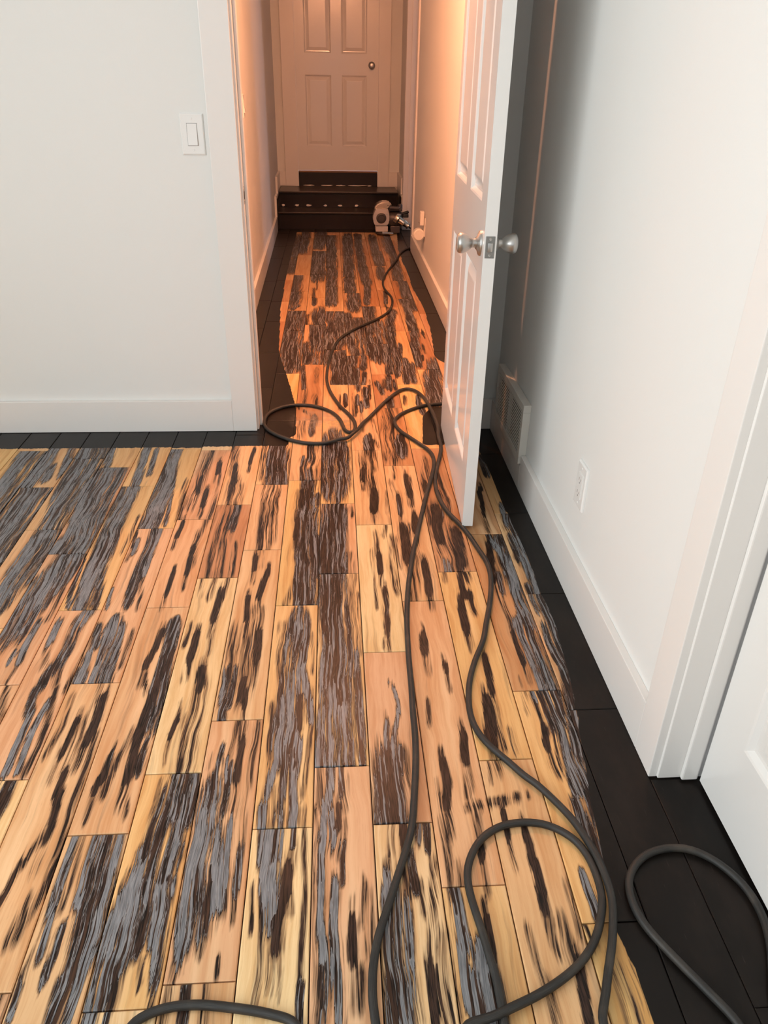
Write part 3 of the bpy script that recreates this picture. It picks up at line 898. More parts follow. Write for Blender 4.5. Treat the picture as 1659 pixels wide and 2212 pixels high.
('B',16,[(323,665),(323,627)]),
('B',13,[(401,838),(402,790),(401,755)]),
('V',47,[(96,782),(89,628)]),
('D',30,[(569,1534),(553,1388),(532,1260),(514,1146),(506,1045),(504,953)]),
('D',20,[(510,1345),(485,1184),(477,1062)]),
('G',8,[(555,1444),(535,1259),(521,1111),(507,998)]),
('B',11,[(473,1203),(456,1096)]),
('D',14,[(435,847),(439,807),(438,788)]),
('B',15,[(375,773),(376,729),(379,693)]),
('K',16,[(381,693),(376,653),(372,614)]),
('B',13,[(410,755),(418,744)]),
('B',12,[(446,689),(448,659),(453,617)]),
('B',14,[(438,700),(436,650),(435,610)]),
('B',10,[(464,688),(464,629)]),
('D',22,[(467,1001),(472,947),(476,905)]),
('G',10,[(469,989),(473,942)]),
('G',7,[(497,981),(499,946)]),
('D',112,[(-276,7416),(-271,6715)]),
('D',85,[(-293,6276),(-305,5933)]),
('D',106,[(-287,5752),(-282,5399),(-275,5029)]),
('D',116,[(-110,7423),(-117,6930)]),
('D',103,[(-123,6577),(-127,6080),(-121,5711)]),
('B',18,[(-114,5604),(-115,5304)]),
('D',89,[(-24,7255),(-24,6665),(-24,6058)]),
('D',69,[(-14,5939),(-19,5402),(-19,4979)]),
('D',25,[(-123,5030),(-126,4911)]),
('D',65,[(122,7294),(112,6445),(120,5827),(113,5306)]),
('D',85,[(131,5121),(125,4879)]),
('B',26,[(-137,5303),(-126,4944)]),
('D',25,[(-225,4861),(-256,4796)]),
('D',126,[(-244,4596),(-252,4342)]),
('D',99,[(-80,4626),(-81,4341)]),
('D',88,[(16,4480),(-4,4314)]),
('D',46,[(78,4626),(84,4341)]),
('B',23,[(-161,4626),(-160,4451)]),
('D',110,[(-322,7177),(-321,6571)]),
('V',233,[(-222,4552),(-230,4275)]),
('V',227,[(-4,4508),(-23,4288)]),
('D',73,[(137,7363),(119,6445),(114,5715),(108,5212)]),
('D',61,[(223,7366),(221,6586),(220,5944),(233,5506)]),
('D',39,[(233,5405),(214,4947)]),
('D',76,[(124,5121),(126,4863)]),
('D',61,[(355,7303),(349,6590),(360,6090)]),
('D',54,[(357,5946),(342,5676)]),
('D',32,[(388,6591),(382,6190)]),
('D',130,[(518,7175),(512,6681)]),
('D',64,[(504,6651),(488,6193),(464,5613)]),
('D',72,[(489,5509),(488,5160),(504,4898)]),
('D',51,[(448,4999),(462,4864)]),
('D',26,[(347,5214),(335,4947)]),
('D',48,[(357,4704),(325,4480),(319,4274)]),
('D',50,[(463,4783),(451,4340)]),
('D',81,[(210,4847),(201,4626)]),
('D',58,[(81,4552),(85,4341)]),
('D',57,[(206,4480),(206,4287)]),
('D',58,[(148,4508),(143,4341)]),
('D',33,[(478,4848),(462,4627)]),
('B',25,[(334,4864),(338,4735)]),
('D',104,[(-250,4287),(-247,4061),(-229,3833)]),
('D',33,[(-211,3727),(-219,3625)]),
('D',37,[(-159,4025),(-148,3768)]),
('D',72,[(-95,4287),(-88,4025)]),
('D',14,[(-107,3921),(-110,3876)]),
('D',72,[(-23,4287),(-41,4024),(-51,3831)]),
('D',19,[(-159,3685),(-151,3528),(-144,3390)]),
('B',24,[(-139,3347),(-142,3221)]),
('B',22,[(-89,3644),(-90,3480)]),
('B',27,[(-92,3261),(-88,3203)]),
('D',50,[(15,3853),(4,3673),(2,3470)]),
('D',41,[(47,3886),(40,3460)]),
('D',33,[(102,3852),(82,3622),(91,3478)]),
('B',17,[(16,3276),(18,3130)]),
('D',18,[(44,3275),(45,3177)]),
('B',17,[(87,3300),(87,3098)]),
('B',41,[(-140,2969),(-145,2872)]),
('D',27,[(-90,3011),(-99,2885)]),
('B',17,[(-163,3141),(-108,3064)]),
('V',172,[(-253,4368),(-230,3855)]),
('V',147,[(-62,4367),(-76,3920)]),
('D',44,[(96,4313),(91,4096)]),
('D',66,[(189,4340),(187,4120),(189,3918)]),
('D',56,[(235,4120),(236,3884)]),
('D',46,[(319,4380),(309,4119),(303,3940),(274,3620)]),
('D',28,[(349,4022),(329,3806),(304,3570)]),
('D',47,[(459,4339),(432,4021),(421,3762)]),
('D',29,[(360,3763),(338,3474)]),
('D',29,[(385,3700),(375,3493)]),
('D',35,[(77,3809),(63,3451)]),
('D',30,[(147,3830),(141,3682)]),
('D',28,[(103,3622),(105,3387)]),
('D',19,[(144,3582),(132,3431)]),
('B',15,[(162,3477),(153,3257)]),
('D',27,[(135,3342),(134,3175)]),
('B',17,[(83,3258),(81,3060)]),
('D',15,[(99,3274),(99,3192)]),
('D',14,[(114,3192),(112,3097)]),
('B',14,[(112,3059),(109,2894)]),
('D',22,[(196,3440),(215,3332)]),
('D',25,[(259,3542),(252,3385)]),
('D',16,[(277,3475),(280,3375)]),
('B',22,[(235,3467),(228,3403)]),
('D',30,[(244,3214),(240,3158)]),
('D',23,[(133,2813),(134,2710)]),
('D',16,[(117,2800),(113,2711)]),
('B',16,[(155,2985),(164,2845),(161,2735)]),
('B',56,[(234,3118),(231,2983)]),
('B',61,[(218,2878),(215,2746)]),
('D',29,[(260,2790),(253,2695)]),
('B',16,[(199,3020),(202,2844)]),
('K',15,[(501,4299),(500,4246)]),
('K',14,[(476,4021),(475,3974)]),
('K',14,[(454,3849),(449,3784)]),
('D',18,[(374,3253),(367,3187)]),
('B',18,[(313,3254),(308,3188)]),
('D',23,[(378,3147),(378,3092)]),
('D',74,[(506,3668),(467,3473),(456,3252)]),
('V',152,[(143,4367),(133,4059)]),
('V',117,[(248,4367),(238,3918)])]
FINISH=[[(-1716,2950),(-1625,2753),(-758,2736),(-299,2742),(-183,2748),(-191,2820),(-159,2846),(-173,3146),(-209,3406),(-238,3594),(-286,3889),(-300,4090),(-316,4450),(-337,4870),(-335,5106),(-342,5600),(-340,6119),(-338,7025),(-330,7587),(-582,7943),(-729,5102),(-640,3639),(-575,3049)],
[(609,7678),(547,6697),(545,6191),(548,5614),(540,5347),(566,4863),(553,4354),(543,4181),(521,3883),(526,3806),(611,3625),(731,4450),(835,6808),(989,8159)],
[(578,2877),(554,2666),(562,2532),(563,2244),(570,2061),(571,1901),(569,1737),(573,1591),(552,1356),(524,1181),(504,1056),(484,916),(469,805),(462,753),(470,698),(470,609),(487,492),(1077,461),(1591,1006),(1056,1303),(703,3130)],
[(370,3030),(416,3135),(478,3134),(426,2734),(340,2736)],
[(-710,7856),(-683,7522),(1007,7543),(1056,7937)]]
CABLE=[(605,7548,110),(670,7560,80),(738,7480,30),(765,7330,9),(762,7120,8),(735,6900,8),(651,6748,7),(602,6673,7),(549,6501,7),(503,6259,7),(450,6032,7),(400,5820,7),(363,5621,7),(345,5475,7),(343,5335,7),(355,5202,7),(373,5092,7),(377,4969,7),(364,4835,7),(336,4707,7),(293,4599,7),(239,4503,7),(176,4411,7),(115,4315,7),(72,4237,7),(51,4196,7),(13,4072,7),(-12,3919,7),(-30,3744,7),(-39,3582,7),(-39,3459,7),(-26,3334,7),(-5,3232,7),(21,3135,7),(54,3050,7),(74,2983,7),(80,2919,7),(72,2864,7),(56,2847,7),(38,2871,7),(28,2927,7),(14,2999,7),(-17,3070,7),(-55,3113,7),(-95,3141,7),(-139,3154,7),(-192,3151,7),(-239,3124,7),(-274,3082,7),(-292,3034,7),(-297,2976,7),(-289,2920,7),(-265,2871,7),(-230,2827,7),(-181,2784,7),(-127,2755,7),(-75,2746,7),(-28,2754,7),(14,2779,7),(41,2775,20),(66,2814,20),(91,2867,20),(111,2935,9),(142,3006,9),(174,3081,9),(207,3158,9),(242,3231,9),(273,3289,9),(301,3328,9),(330,3345,9),(356,3330,10),(377,3294,10),(395,3226,10),(404,3126,22),(409,3067,22),(416,2996,11),(418,2895,11),(409,2793,7),(408,2708,7),(392,2617,7),(369,2521,7),(353,2440,7),(346,2345,7),(352,2256,7),(367,2183,7),(391,2116,7),(412,2042,7),(429,1953,7),(441,1887,7),(440,1817,7),(427,1739,7),(408,1662,7),(388,1594,7),(367,1521,7),(335,1449,7),(311,1381,7),(299,1328,7),(293,1274,7),(296,1229,7),(307,1192,7),(327,1156,7),(353,1120,7),(380,1079,7),(392,1067,9),(426,1011,9),(445,970,9),(457,929,17),(466,888,17),(470,847,17),(469,806,10),(458,766,10),(443,725,10),(424,685,10),(407,646,10),(390,603,10),(470,440,8),(520,330,8),(640,290,8),(690,350,8),(671,624,7),(687,663,7),(705,703,7),(717,742,7),(721,779,7),(717,815,7),(702,849,7),(679,878,7),(651,897,7),(614,903,7),(580,898,7),(547,882,7),(522,858,7),(508,831,7),(504,794,7),(511,757,7),(530,718,7),(555,674,7),(579,633,7),(599,594,7),(600,380,8),(560,280,8),(430,250,8),(330,330,8),(240,605,7),(242,627,7),(242,655,7),(242,685,7),(237,716,7),(234,748,7),(229,782,7),(224,817,7),(222,852,7),(227,882,7),(242,914,7),(266,943,7),(300,964,7),(331,971,7),(354,972,7),(385,967,7),(417,950,7),(441,925,7),(453,893,7),(457,854,7),(453,808,7),(439,772,7),(417,734,7),(386,702,7),(347,676,7),(300,652,7),(258,635,15),(235,626,23),(212,618,23),(181,613,13),(160,380,8),(60,330,8),(-60,380,8),(-72,630,7),(-106,645,7),(-136,653,7),(-175,660,7),(-215,666,7),(-243,667,7),(-272,665,7),(-299,657,7),(-319,645,7),(-330,400,8),(-330,260,8),(-180,180,8),(-30,280,8),(20,400,8),(47,623,7),(44,647,7),(44,685,7),(49,725,7),(60,768,7),(75,806,7),(97,866,7),(116,917,7),(132,966,7),(140,1010,7),(146,1053,7),(152,1095,7),(157,1139,7),(162,1202,7),(164,1276,7),(168,1360,7),(171,1460,7),(178,1593,7),(186,1680,7),(198,1775,7),(212,1860,7),(231,1963,7),(257,2082,7),(285,2212,7),(314,2338,7),(337,2428,13),(357,2518,13),(366,2617,7),(355,2677,7),(327,2734,7),(293,2799,7),(265,2853,7),(248,2908,7),(245,2965,7),(265,3020,7),(297,3064,7),(351,3113,7),(398,3142,7),(444,3153,7),(474,3159,7),(470,2960,8),(540,3000,8),(600,3080,8)]

fl_bm = BM(); box(fl_bm, XL-.1, 5.05, YF-.1, 10.9, -.10, -.0095)
FLOOR = structure('floor', fl_bm, M['subfloor'], 'half-sanded hardwood plank floor, dark finish left along the walls', 'floor')
PX0, PWD = -.98, .1155375
TONES = {'l': (.76, .54, .29), 'y': (.71, .445, .185), 't': (.68, .41, .20), 'p': (.66, .385, .205), 'o': (.50, .255, .115)}
TONE_AT = [(-.39,1.93,'o'),(-.17,2.60,'t'),(-.37,1.75,'y'),(-.2,1.95,'y'),(-.25,1.6,'t'),(-.1,2.2,'y'),(.0,2.45,'y'),(.1,2.3,'t'),(.17,2.0,'l'),(.35,2.2,'o'),
 (.35,1.5,'y'),(.24,1.25,'p'),(.12,1.25,'p'),(.35,1.2,'y'),(.45,1.35,'p'),(.24,.95,'p'),(.35,.8,'p'),(.25,.7,'y'),(.45,.95,'y'),(.35,1.0,'t'),(-.6,1.2,'t'),(-.5,.95,'t'),(-.45,1.3,'t'),(-.33,1.4,'l'),(-.2,1.25,'t'),(-.25,1.0,'p'),(-.12,1.0,'y'),(-.2,.7,'t'),(-.1,.75,'l'),(.0,.8,'p'),(.12,.8,'l'),(.23,2.65,'o'),(.42,1.9,'y'),(.47,1.6,'o')]
STR = []
for kind, wd, pts in STROKES:
    p = np.array(pts, float)/1000.0
    STR.append((kind, max(wd/2000.0, .004), p))
LV = {'G': (.90, .95), 'D': (.92, .52), 'K': (.95, .04), 'B': (.43, 0.0), 'V': (.66, .62)}
FALL = {'G': (1.9, 1.5), 'D': (1.85, 1.4), 'K': (1.6, 1.1), 'B': (2.0, 1.6), 'V': (1.25, .45)}
def in_poly(x, y, poly):
    c = np.zeros(x.shape, bool); n = len(poly); j = n-1
    for i in range(n):
        xi, yi = poly[i]; xj, yj = poly[j]
        if yi != yj:
            c ^= ((yi > y) != (yj > y)) & (x < (xj-xi)*(y-yi)/(yj-yi)+xi)
        j = i
    return c
FIN = [np.array(p, float)/1000.0 for p in FINISH]
for kind, r, p in list(STR):
    if kind == 'K':                      # a brown smear trails every char mark along the grain
        e = p[-1].copy(); e[1] -= .07; b_ = p[0].copy(); b_[1] += .03
        STR.append(('B', r*.9, np.array([b_]+list(p)+[e])))
DENSE = []
for kind, r, p in STR:
    q = [p[0]]
    for a, b_ in zip(p[:-1], p[1:]):
        n = max(2, int(np.linalg.norm(b_-a)/.02))
        for i in range(1, n+1): q.append(a+(b_-a)*i/n)
    DENSE.append(np.array(q))
rng = random.Random(11)
DUST = [(-.075, 3.02, .13, .17), (.02, 2.95, .12, .16), (-.80, 1.06, .05, .04)]
GAP = .0013
def add_plank(i, k, y0, y1):
    GAP = .0006 if (k >= 13 and y0 < 3) else .0012
    x0, x1 = PX0+k*PWD+GAP, PX0+(k+1)*PWD-GAP
    y0, y1 = y0+GAP, y1-GAP
    near = (k >= -3 and y0 < 3.2)
    nc = 22 if near else (16 if (k >= 4 and y0 > 2.5) else 2)
    nr = max(2, int((y1-y0)/(.012 if near else .016 if nc > 2 else .2)))
    e = .0018
    us = np.concatenate(([0], np.linspace(e, x1-x0-e, nc+1), [x1-x0]))
    vs = np.concatenate(([0], np.linspace(e, y1-y0-e, nr+1), [y1-y0]))
    U, Vv = np.meshgrid(us, vs)
    X, Y = U+x0, Vv+y0
    Z = np.zeros_like(X); Z[0, :] = Z[-1, :] = -.0011; Z[:, 0] = Z[:, -1] = -.0011
    L = np.zeros_like(X); G = np.zeros_like(X)
    for (kind, r, p), dn in zip(STR, DENSE):
        if p[:, 0].min()-2*r > x1 or p[:, 0].max()+2*r < x0 or p[:, 1].min()-.08 > y1 or p[:, 1].max()+.08 < y0: continue
        if not ((dn[:, 0] > x0) & (dn[:, 0] < x1) & (dn[:, 1] > y0) & (dn[:, 1] < y1)).any(): continue
        D = np.full(X.shape, 9.0)
        for a, b_ in zip(p[:-1], p[1:]):
            d = b_-a; ll = (d*d).sum()+1e-12
            t = np.clip(((X-a[0])*d[0]+(Y-a[1])*d[1])/ll, 0, 1)
            dx = X-(a[0]+t*d[0]); dy = (Y-(a[1]+t*d[1]))*.30
            D = np.minimum(D, np.sqrt(dx*dx+dy*dy))
        fo, fr_ = FALL[kind]
        s = np.clip((fo-D/r)/fr_, 0, 1); s = s*s*(3-2*s)
        lv, gv = LV[kind]
        val = lv*s
        upd = val > L
        G = np.where(upd, gv, G); L = np.maximum(L, val)
    F = np.zeros_like(X)
    for ox in (-.007, 0, .007):
        for oy in (-.012, 0, .012):
            f_ = np.zeros_like(X)
            for poly in FIN: f_ = np.maximum(f_, in_poly(X+ox, Y+oy, poly).astype(float))
            F += f_/9
    DU = np.zeros_like(X)
    for dx_, dy_, ra, rb in DUST:
        DU = np.maximum(DU, np.clip(1.6-1.6*np.sqrt(((X-dx_)/ra)**2+((Y-dy_)/rb)**2), 0, 1))
    nrow, ncol = X.shape
    top = np.stack([X.ravel(), Y.ravel(), Z.ravel()], 1)
    ring = list(range(ncol))+[r_*ncol+ncol-1 for r_ in range(1, nrow)]+[(nrow-1)*ncol+c for c in range(ncol-2, -1, -1)]+[r_*ncol for r_ in range(nrow-2, 0, -1)]
    low = top[ring].copy(); low[:, 2] = -.0095
    verts = np.concatenate([top, low])
    faces = []
    for r_ in range(nrow-1):
        for c in range(ncol-1):
            a = r_*ncol+c; faces.append((a, a+1, a+ncol+1, a+ncol))
    n0 = len(top); m_ = len(ring)
    for q in range(m_):
        q2 = (q+1) % m_; faces.append((ring[q2], ring[q], n0+q, n0+q2))
    me = bpy.data.meshes.new('plank')
    me.from_pydata(verts.tolist(), [], faces)
    colr = np.zeros((len(verts), 4), np.float32); colr[:, 3] = 0
    colr[:n0, 0] = L.ravel(); colr[:n0, 1] = G.ravel(); colr[:n0, 2] = F.ravel(); colr[:n0, 3] = DU.ravel()
    colr[n0:, :3] = colr[ring, :3]
    at = me.attributes.new('residue', 'FLOAT_COLOR', 'POINT'); at.data.foreach_set('color', colr.ravel())
    me.materials.append(M['floor'])
    o = bpy.data.objects.new('plank', me); COL.objects.link(o); o.parent = FLOOR
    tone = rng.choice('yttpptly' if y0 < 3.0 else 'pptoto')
    for tx, ty, tn in TONE_AT:
        if x0 < tx < x1 and y0 < ty < y1: tone = tn
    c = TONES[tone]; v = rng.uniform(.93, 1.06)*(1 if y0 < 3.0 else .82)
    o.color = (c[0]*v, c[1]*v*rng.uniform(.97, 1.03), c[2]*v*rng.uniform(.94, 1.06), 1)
for i, (k, a, b_) in enumerate(PLANKS): add_plank(i, k, a/1000.0, b_/1000.0)

# ------------------------------------------------------------------ doors
def panel_mesh(w, h, t):
    bm = BM()
    for s in (-1, 1):
        rings = []
        for ins, dep in ((0, 0), (.005, .002), (.013, .0105), (.020, .0112), (.046, .0030), (.050, .0026)):
            y = s*(t/2-dep)
            rings.append([bm.verts.new(p) for p in ((ins, y, ins), (w-ins, y, ins), (w-ins, y, h-ins), (ins, y, h-ins))])
        for p, q in zip(rings[:-1], rings[1:]):
            for i in range(4):
                j = (i+1) % 4; bm.faces.new((p[i], p[j], q[j], q[i]))
        bm.faces.new(rings[-1])
    return bm
def knob(parent, u, z, t, side, mtl, rose=.033, kr=.027):
    d = Vector((0, side, 0)); o = Vector((u, side*t/2, z))
    bm = BM(); lathe(bm, [(0, rose), (.003, rose), (.006, rose*.94), (.011, rose*.55), (.014, .015)], axis_mtx(o, d), 32)
    a = obj('knob_rose', bm, mtl, parent, .7)
    bm = BM(); lathe(bm, [(.010, .0130), (.020, .0118), (.024, .0122), (.027, .0150), (.033, .0195), (.042, .0243), (.051, kr), (.058, kr*.985), (.063, kr*.86), (.066, kr*.6), (.067, 0)], axis_mtx(o, d), 32)
    b_ = obj('knob', bm, mtl, parent, .7)
    return a, b_
def panel_door(name, w, h, t, cols, rows, parent=None):
    """local x: from latch edge to hinge edge, y: thickness, z: up"""
    root = empty(name)
    bm = BM()
    xs = [0]+[c for cc in cols for c in cc]+[w]; zs = [0]+[r for rr in rows for r in rr]+[h]
    for i in range(len(xs)-1):
        for j in range(len(zs)-1):
            if i % 2 == 1 and j % 2 == 1: continue
            for s in (-1, 1):
                y = s*t/2
                bm.faces.new([bm.verts.new(p) for p in ((xs[i], y, zs[j]), (xs[i+1], y, zs[j]), (xs[i+1], y, zs[j+1]), (xs[i], y, zs[j+1]))])
    for x in (0, w): bm.faces.new([bm.verts.new(p) for p in ((x, -t/2, 0), (x, t/2, 0), (x, t/2, h), (x, -t/2, h))])
    for z in (0, h): bm.faces.new([bm.verts.new(p) for p in ((0, -t/2, z), (w, -t/2, z), (w, t/2, z), (0, t/2, z))])
    bmesh.ops.remove_doubles(bm, verts=bm.verts, dist=1e-5)
    obj('door_slab', bm, M['door'], root)
    for c0, c1 in cols:
        for r0, r1 in rows:
            p = obj('door_panel', panel_mesh(c1-c0, r1-r0, t), M['door'], root)
            p.location = (c0, 0, r0)
    return root
# the open door: latch corner (.414, 2.0885), swung back to the right
DT = .0335
d1 = panel_door('door_1', .817, 2.035, DT, [(.100, .360), (.470, .765-.01)], [(.180, .777), (.957, 1.60), (1.71, 1.93)])
tag(d1, 'white six-panel door standing open with satin round knobs', 'door', kind='structure')
ang = math.atan2(.99910, .04232)
d1.location = (.4145, 2.0885, .012); d1.rotation_euler = (0, 0, ang)
knob(d1, .060, .856, DT, 1, M['nickel']); knob(d1, .060, .856, DT, -1, M['nickel'])
bm = BM(); box(bm, -.0012, .002, -.0125, .0125, .828, .884, .0011)
lp = obj('latch_plate', bm, M['steel_dark'], d1); tag(lp, 'dark metal latch plate on the door edge')
bm = BM(); box(bm, -.0065, .002, -.0068, .0068, .844, .868, .003); obj('latch_bolt', bm, M['nickel'], lp, .6)
for zz in (.8355, .8765):
    bm = BM(); lathe(bm, [(.0008, .0042), (.0018, .0036), (.0018, .0018), (.0010, 0)], axis_mtx((0, 0, zz), (-1, 0, 0)), 14); obj('screw', bm, M['nickel'], lp, .6)
for zz in (.20, 1.0, 1.80):
    bm = BM(); lathe(bm, [(0, 0), (0, .006), (.088, .006), (.088, 0)], axis_mtx((.8235, -DT/2-.003, zz), (0, 0, 1)), 14)
    box(bm, .8168, .8182, -DT/2, DT/2-.006, zz, zz+.088)
    obj('hinge', bm, M['nickel'], d1, .6)
# the far door above the steps
d2 = panel_door('door_2', .789, 2.032, .036, [(.089, .340), (.438, .680)], [(.218, .834), (1.011, 1.63), (1.74, 1.94)])
tag(d2, 'white six-panel closed door at the far end above the steps', 'door', kind='structure')
d2.location = (-.3335, YE+.010, .447)
knob(d2, .724, .918, .036, -1, M['nickel'], .032, .026)
# the closed door at the right edge
d3 = panel_door('door_3', .786, 2.035, .035, [(.095, .345), (.441, .691)], [(.186, .80), (.97, 1.60), (1.71, 1.93)])
tag(d3, 'white six-panel closed door cut by the right edge', 'door', kind='structure')
d3.location = (.7335+.0175, 1.0535, .010); d3.rotation_euler = (0, 0, -PI/2)
knob(d3, .725, .90, .035, -1, M['nickel'])

# ------------------------------------------------------------------ stairs at the end of the hall
ST = empty('staircase', (0, 7.69, 0)); tag(ST, 'dark espresso wooden steps up to the far door', 'stairs')
def spart(name, bm, m, lab=None):
    o = obj(name, bm, m, ST); o.location = (0, -7.69, 0)
    if lab: o['label'] = lab
    return o
sl, sr = -.516, .636
bm = BM(); box(bm, sl, sr, 7.700, 7.725, .001, .135); spart('riser', bm, M['stair'])
bm = BM(); box(bm, sl, sr, 7.671, 8.012, .1355, .154, .004); spart('tread', bm, M['stair'])
bm = BM(); box(bm, sl, sr, 7.990, 8.011, .1545, .281); spart('riser', bm, M['stair'])
bm = BM(); box(bm, sl, sr, 7.960, YE-.001, .2815, .3005, .004); spart('tread', bm, M['stair'])
bm = BM(); box(bm, FD0+.006, FD1-.005, YE-.014, YE-.001, .301, .428); spart('riser', bm, M['stair'])
bm = BM(); box(bm, FD0+.006, FD1-.005, YE-.022, YE-.001, .4285, .4455, .003); spart('threshold', bm, M['sill'], 'brown wooden door threshold')
for s, xf in ((1, hx), (-1, hxr)):
    bm = BM()
    pr = [(7.7005, .001), (8.0, .001), (8.0, .280), (7.7005, .280)]
    t = bmesh.new()
    y0_ = 7.574 if s == 1 else SO1+.0605
    pr = [(y0_, .002), (7.699, .002), (7.699, .134), (7.6705, .134), (7.6705, .1555), (7.959, .1555), (7.959, .2805), (y0_, .2805)] if s == 1 else [(y0_, .156), (7.959, .156), (7.959, .2805), (y0_, .2805)]
    A = [t.verts.new((xf(y)+s*.0185, y, z)) for y, z in pr]; B = [t.verts.new((xf(y)+s*.0235, y, z)) for y, z in pr]
    n = len(pr); t.faces.new(A); t.faces.new(B[::-1])
    for i in range(n): t.faces.new((A[i], B[i], B[(i+1) % n], A[(i+1) % n]))
    join(bm, t); spart('stringer', bm, M['stair'])
def patch(x, z, w_, h_, seed, y):
    rr = random.Random(seed); bm = BM(); n = 14
    c = bm.verts.new((x, y-.005, z))
    ring = []; ring2 = []
    for i in range(n):
        a = 2*PI*i/n; q = rr.uniform(.72, 1.15)
        ring.append(bm.verts.new((x+math.cos(a)*w_/2*q*.8, y-.004, z+math.sin(a)*h_/2*q*.8))); ring2.append(bm.verts.new((x+math.cos(a)*w_/2*q, y, z+math.sin(a)*h_/2*q)))
    for i in range(n):
        j = (i+1) % n; bm.faces.new((c, ring[i], ring[j])); bm.faces.new((ring[i], ring2[i], ring2[j], ring[j]))
    bm.faces.new(ring2[::-1]); return bm
for i, (x, w_) in enumerate([(-.478, .030), (-.345, .042), (-.232, .052), (-.070, .036), (.076, .046), (.234, .038)]):
    spart('filler_patch', patch(x, .172, w_, .020 if w_ > .035 else .024, i, 7.990), M['filler'], 'white filler dab on the dark riser')
for i, (x0_, x1_) in enumerate([(-.288, -.183), (-.115, .013), (.034, .130), (.138, .345), (.352, .396)]):
    spart('filler_patch', patch((x0_+x1_)/2, .309, x1_-x0_, .011, 20+i, YE-.014), M['filler'], 'thin white filler line on the top riser')

# ------------------------------------------------------------------ switch, outlets, vent
def wall_item(name, loc, rz, lab, cat):
    r = empty(name, loc, rz); return tag(r, lab, cat)
def plate_bm(w_, h_, t_, holes=None):
    bm = BM(); s = t_
    r0 = [(-w_/2, 0, -h_/2), (w_/2, 0, -h_/2), (w_/2, 0, h_/2), (-w_/2, 0, h_/2)]
    q = .004
    rings = [[bm.verts.new(p) for p in r0]]
    rings.append([bm.verts.new((p[0]*(1-2*.0008/w_), -s*.55, p[2])) for p in r0])
    rings.append([bm.verts.new((p[0]*(1-2*q/w_), -s, p[2]*(1-2*q/h_))) for p in r0])
    for a, b_ in zip(rings[:-1], rings[1:]):
        for i in range(4): bm.faces.new((a[i], a[(i+1) % 4], b_[(i+1) % 4], b_[i]))
    bm.faces.new(rings[-1]); bm.faces.new(rings[0][::-1]); return bm
def screw(parent, x, y, z):
    bm = BM(); lathe(bm, [(0, .0034), (.0010, .003), (.0012, 0)], axis_mtx((x, y, z), (0, -1, 0)), 12); box(bm, x-.0025, x+.0025, y-.0014, y-.0011, z-.0004, z+.0004)
    return obj('screw', bm, M['plastic'], parent)
sw = wall_item('light_switch', (-.4675, YW-.0002, 1.0785), 0, 'white rocker light switch plate on the wall left of the doorway', 'light switch')
obj('plate', plate_bm(.079, .126, .0055), M['plastic'], sw)
bm = BM(); box(bm, -.0175, .0175, -.0065, -.005, -.0345, .0345, .0006); obj('switch_frame', bm, M['slot'], sw)
bm = BM(); prism(bm, [(-.006, -.0328), (-.0112, -.0328), (-.0082, 0), (-.0072, .0328), (-.006, .0328)], 'x', -.0162, .0162, .0007); obj('rocker', bm, M['plastic'], sw)
for z in (-.048, .048): screw(sw, 0, -.0055, z)
# outlet on the right wall: local -y faces the room (towards -x)
ot = wall_item('wall_outlet', (XR-.0002, 1.772, .318), -PI/2, 'white rectangular wall outlet between the vent and the right door casing', 'outlet')
obj('plate', plate_bm(.074, .126, .0075), M['plastic'], ot)
bm = BM(); box(bm, -.0172, .0172, -.0095, -.007, -.034, .034, .0008); oc = obj('receptacle', bm, M['plastic'], ot)
for z in (-.0185, .0185):
    bm = BM(); box(bm, -.0080, -.0058, -.0099, -.0093, z-.0040, z+.0045); obj('socket_slot', bm, M['slot'], oc)
    bm = BM(); box(bm, .0055, .0077, -.0099, -.0093, z-.0035, z+.0035); obj('socket_slot', bm, M['slot'], oc)
    bm = BM(); lathe(bm, [(0, .0028), (.0006, .0028), (.0006, 0)], axis_mtx((0, -.0093, z-.0095), (0, -1, 0)), 10); obj('ground_hole', bm, M['slot'], oc)
for z in (-.050, .050): screw(ot, 0, -.0075, z)
# return-air grille
vt = wall_item('wall_vent', (XR-.0002, 2.580, .2045), -PI/2, 'off-white metal return-air vent grille low on the wall behind the door', 'vent')
VW, VH, VD = .438, .214, .026
bm = BM(); fw = .026
for x0_, x1_, z0_, z1_ in ((-VW/2, VW/2, -VH/2, -VH/2+fw), (-VW/2, VW/2, VH/2-fw, VH/2), (-VW/2, -VW/2+fw, -VH/2+fw, VH/2-fw), (VW/2-fw, VW/2, -VH/2+fw, VH/2-fw)):
    box(bm, x0_, x1_, -VD, 0, z0_, z1_, .0015)
obj('frame', bm, M['vent'], vt)
bm = BM(); box(bm, -VW/2+fw-.001, VW/2-fw+.001, -.012, 0, -VH/2+fw-.001, VH/2-fw+.001); obj('duct_shade_block', bm, M['cavity_shade'], vt)  # solid block behind the slats, its dark colour stands in for duct shade
bm = BM(); box(bm, -.004, .004, -VD+.001, -.012, -VH/2+fw, VH/2-fw); obj('divider', bm, M['vent'], vt)
ns = 15; h0 = VH-2*fw
for xa, xb in ((-VW/2+fw+.007, -.005), (.011, VW/2-fw)):
    sb = BM()
    prism(sb, [(-.0238, .0022), (-.0252, .0016), (-.0252, -.0030), (-.0238, -.0030)], 'x', xa, xb)
    s0 = obj('slat', sb, M['vent'], vt); s0.location = (0, 0, -h0/2+h0/ns*.5)
    for i in range(1, ns):
        s = s0.copy(); COL.objects.link(s); s.parent = vt; s.location = (0, 0, -h0/2+h0/ns*(i+.5))
for x in (-VW/2+.012, VW/2-.012): screw(vt, x, -VD, .02)
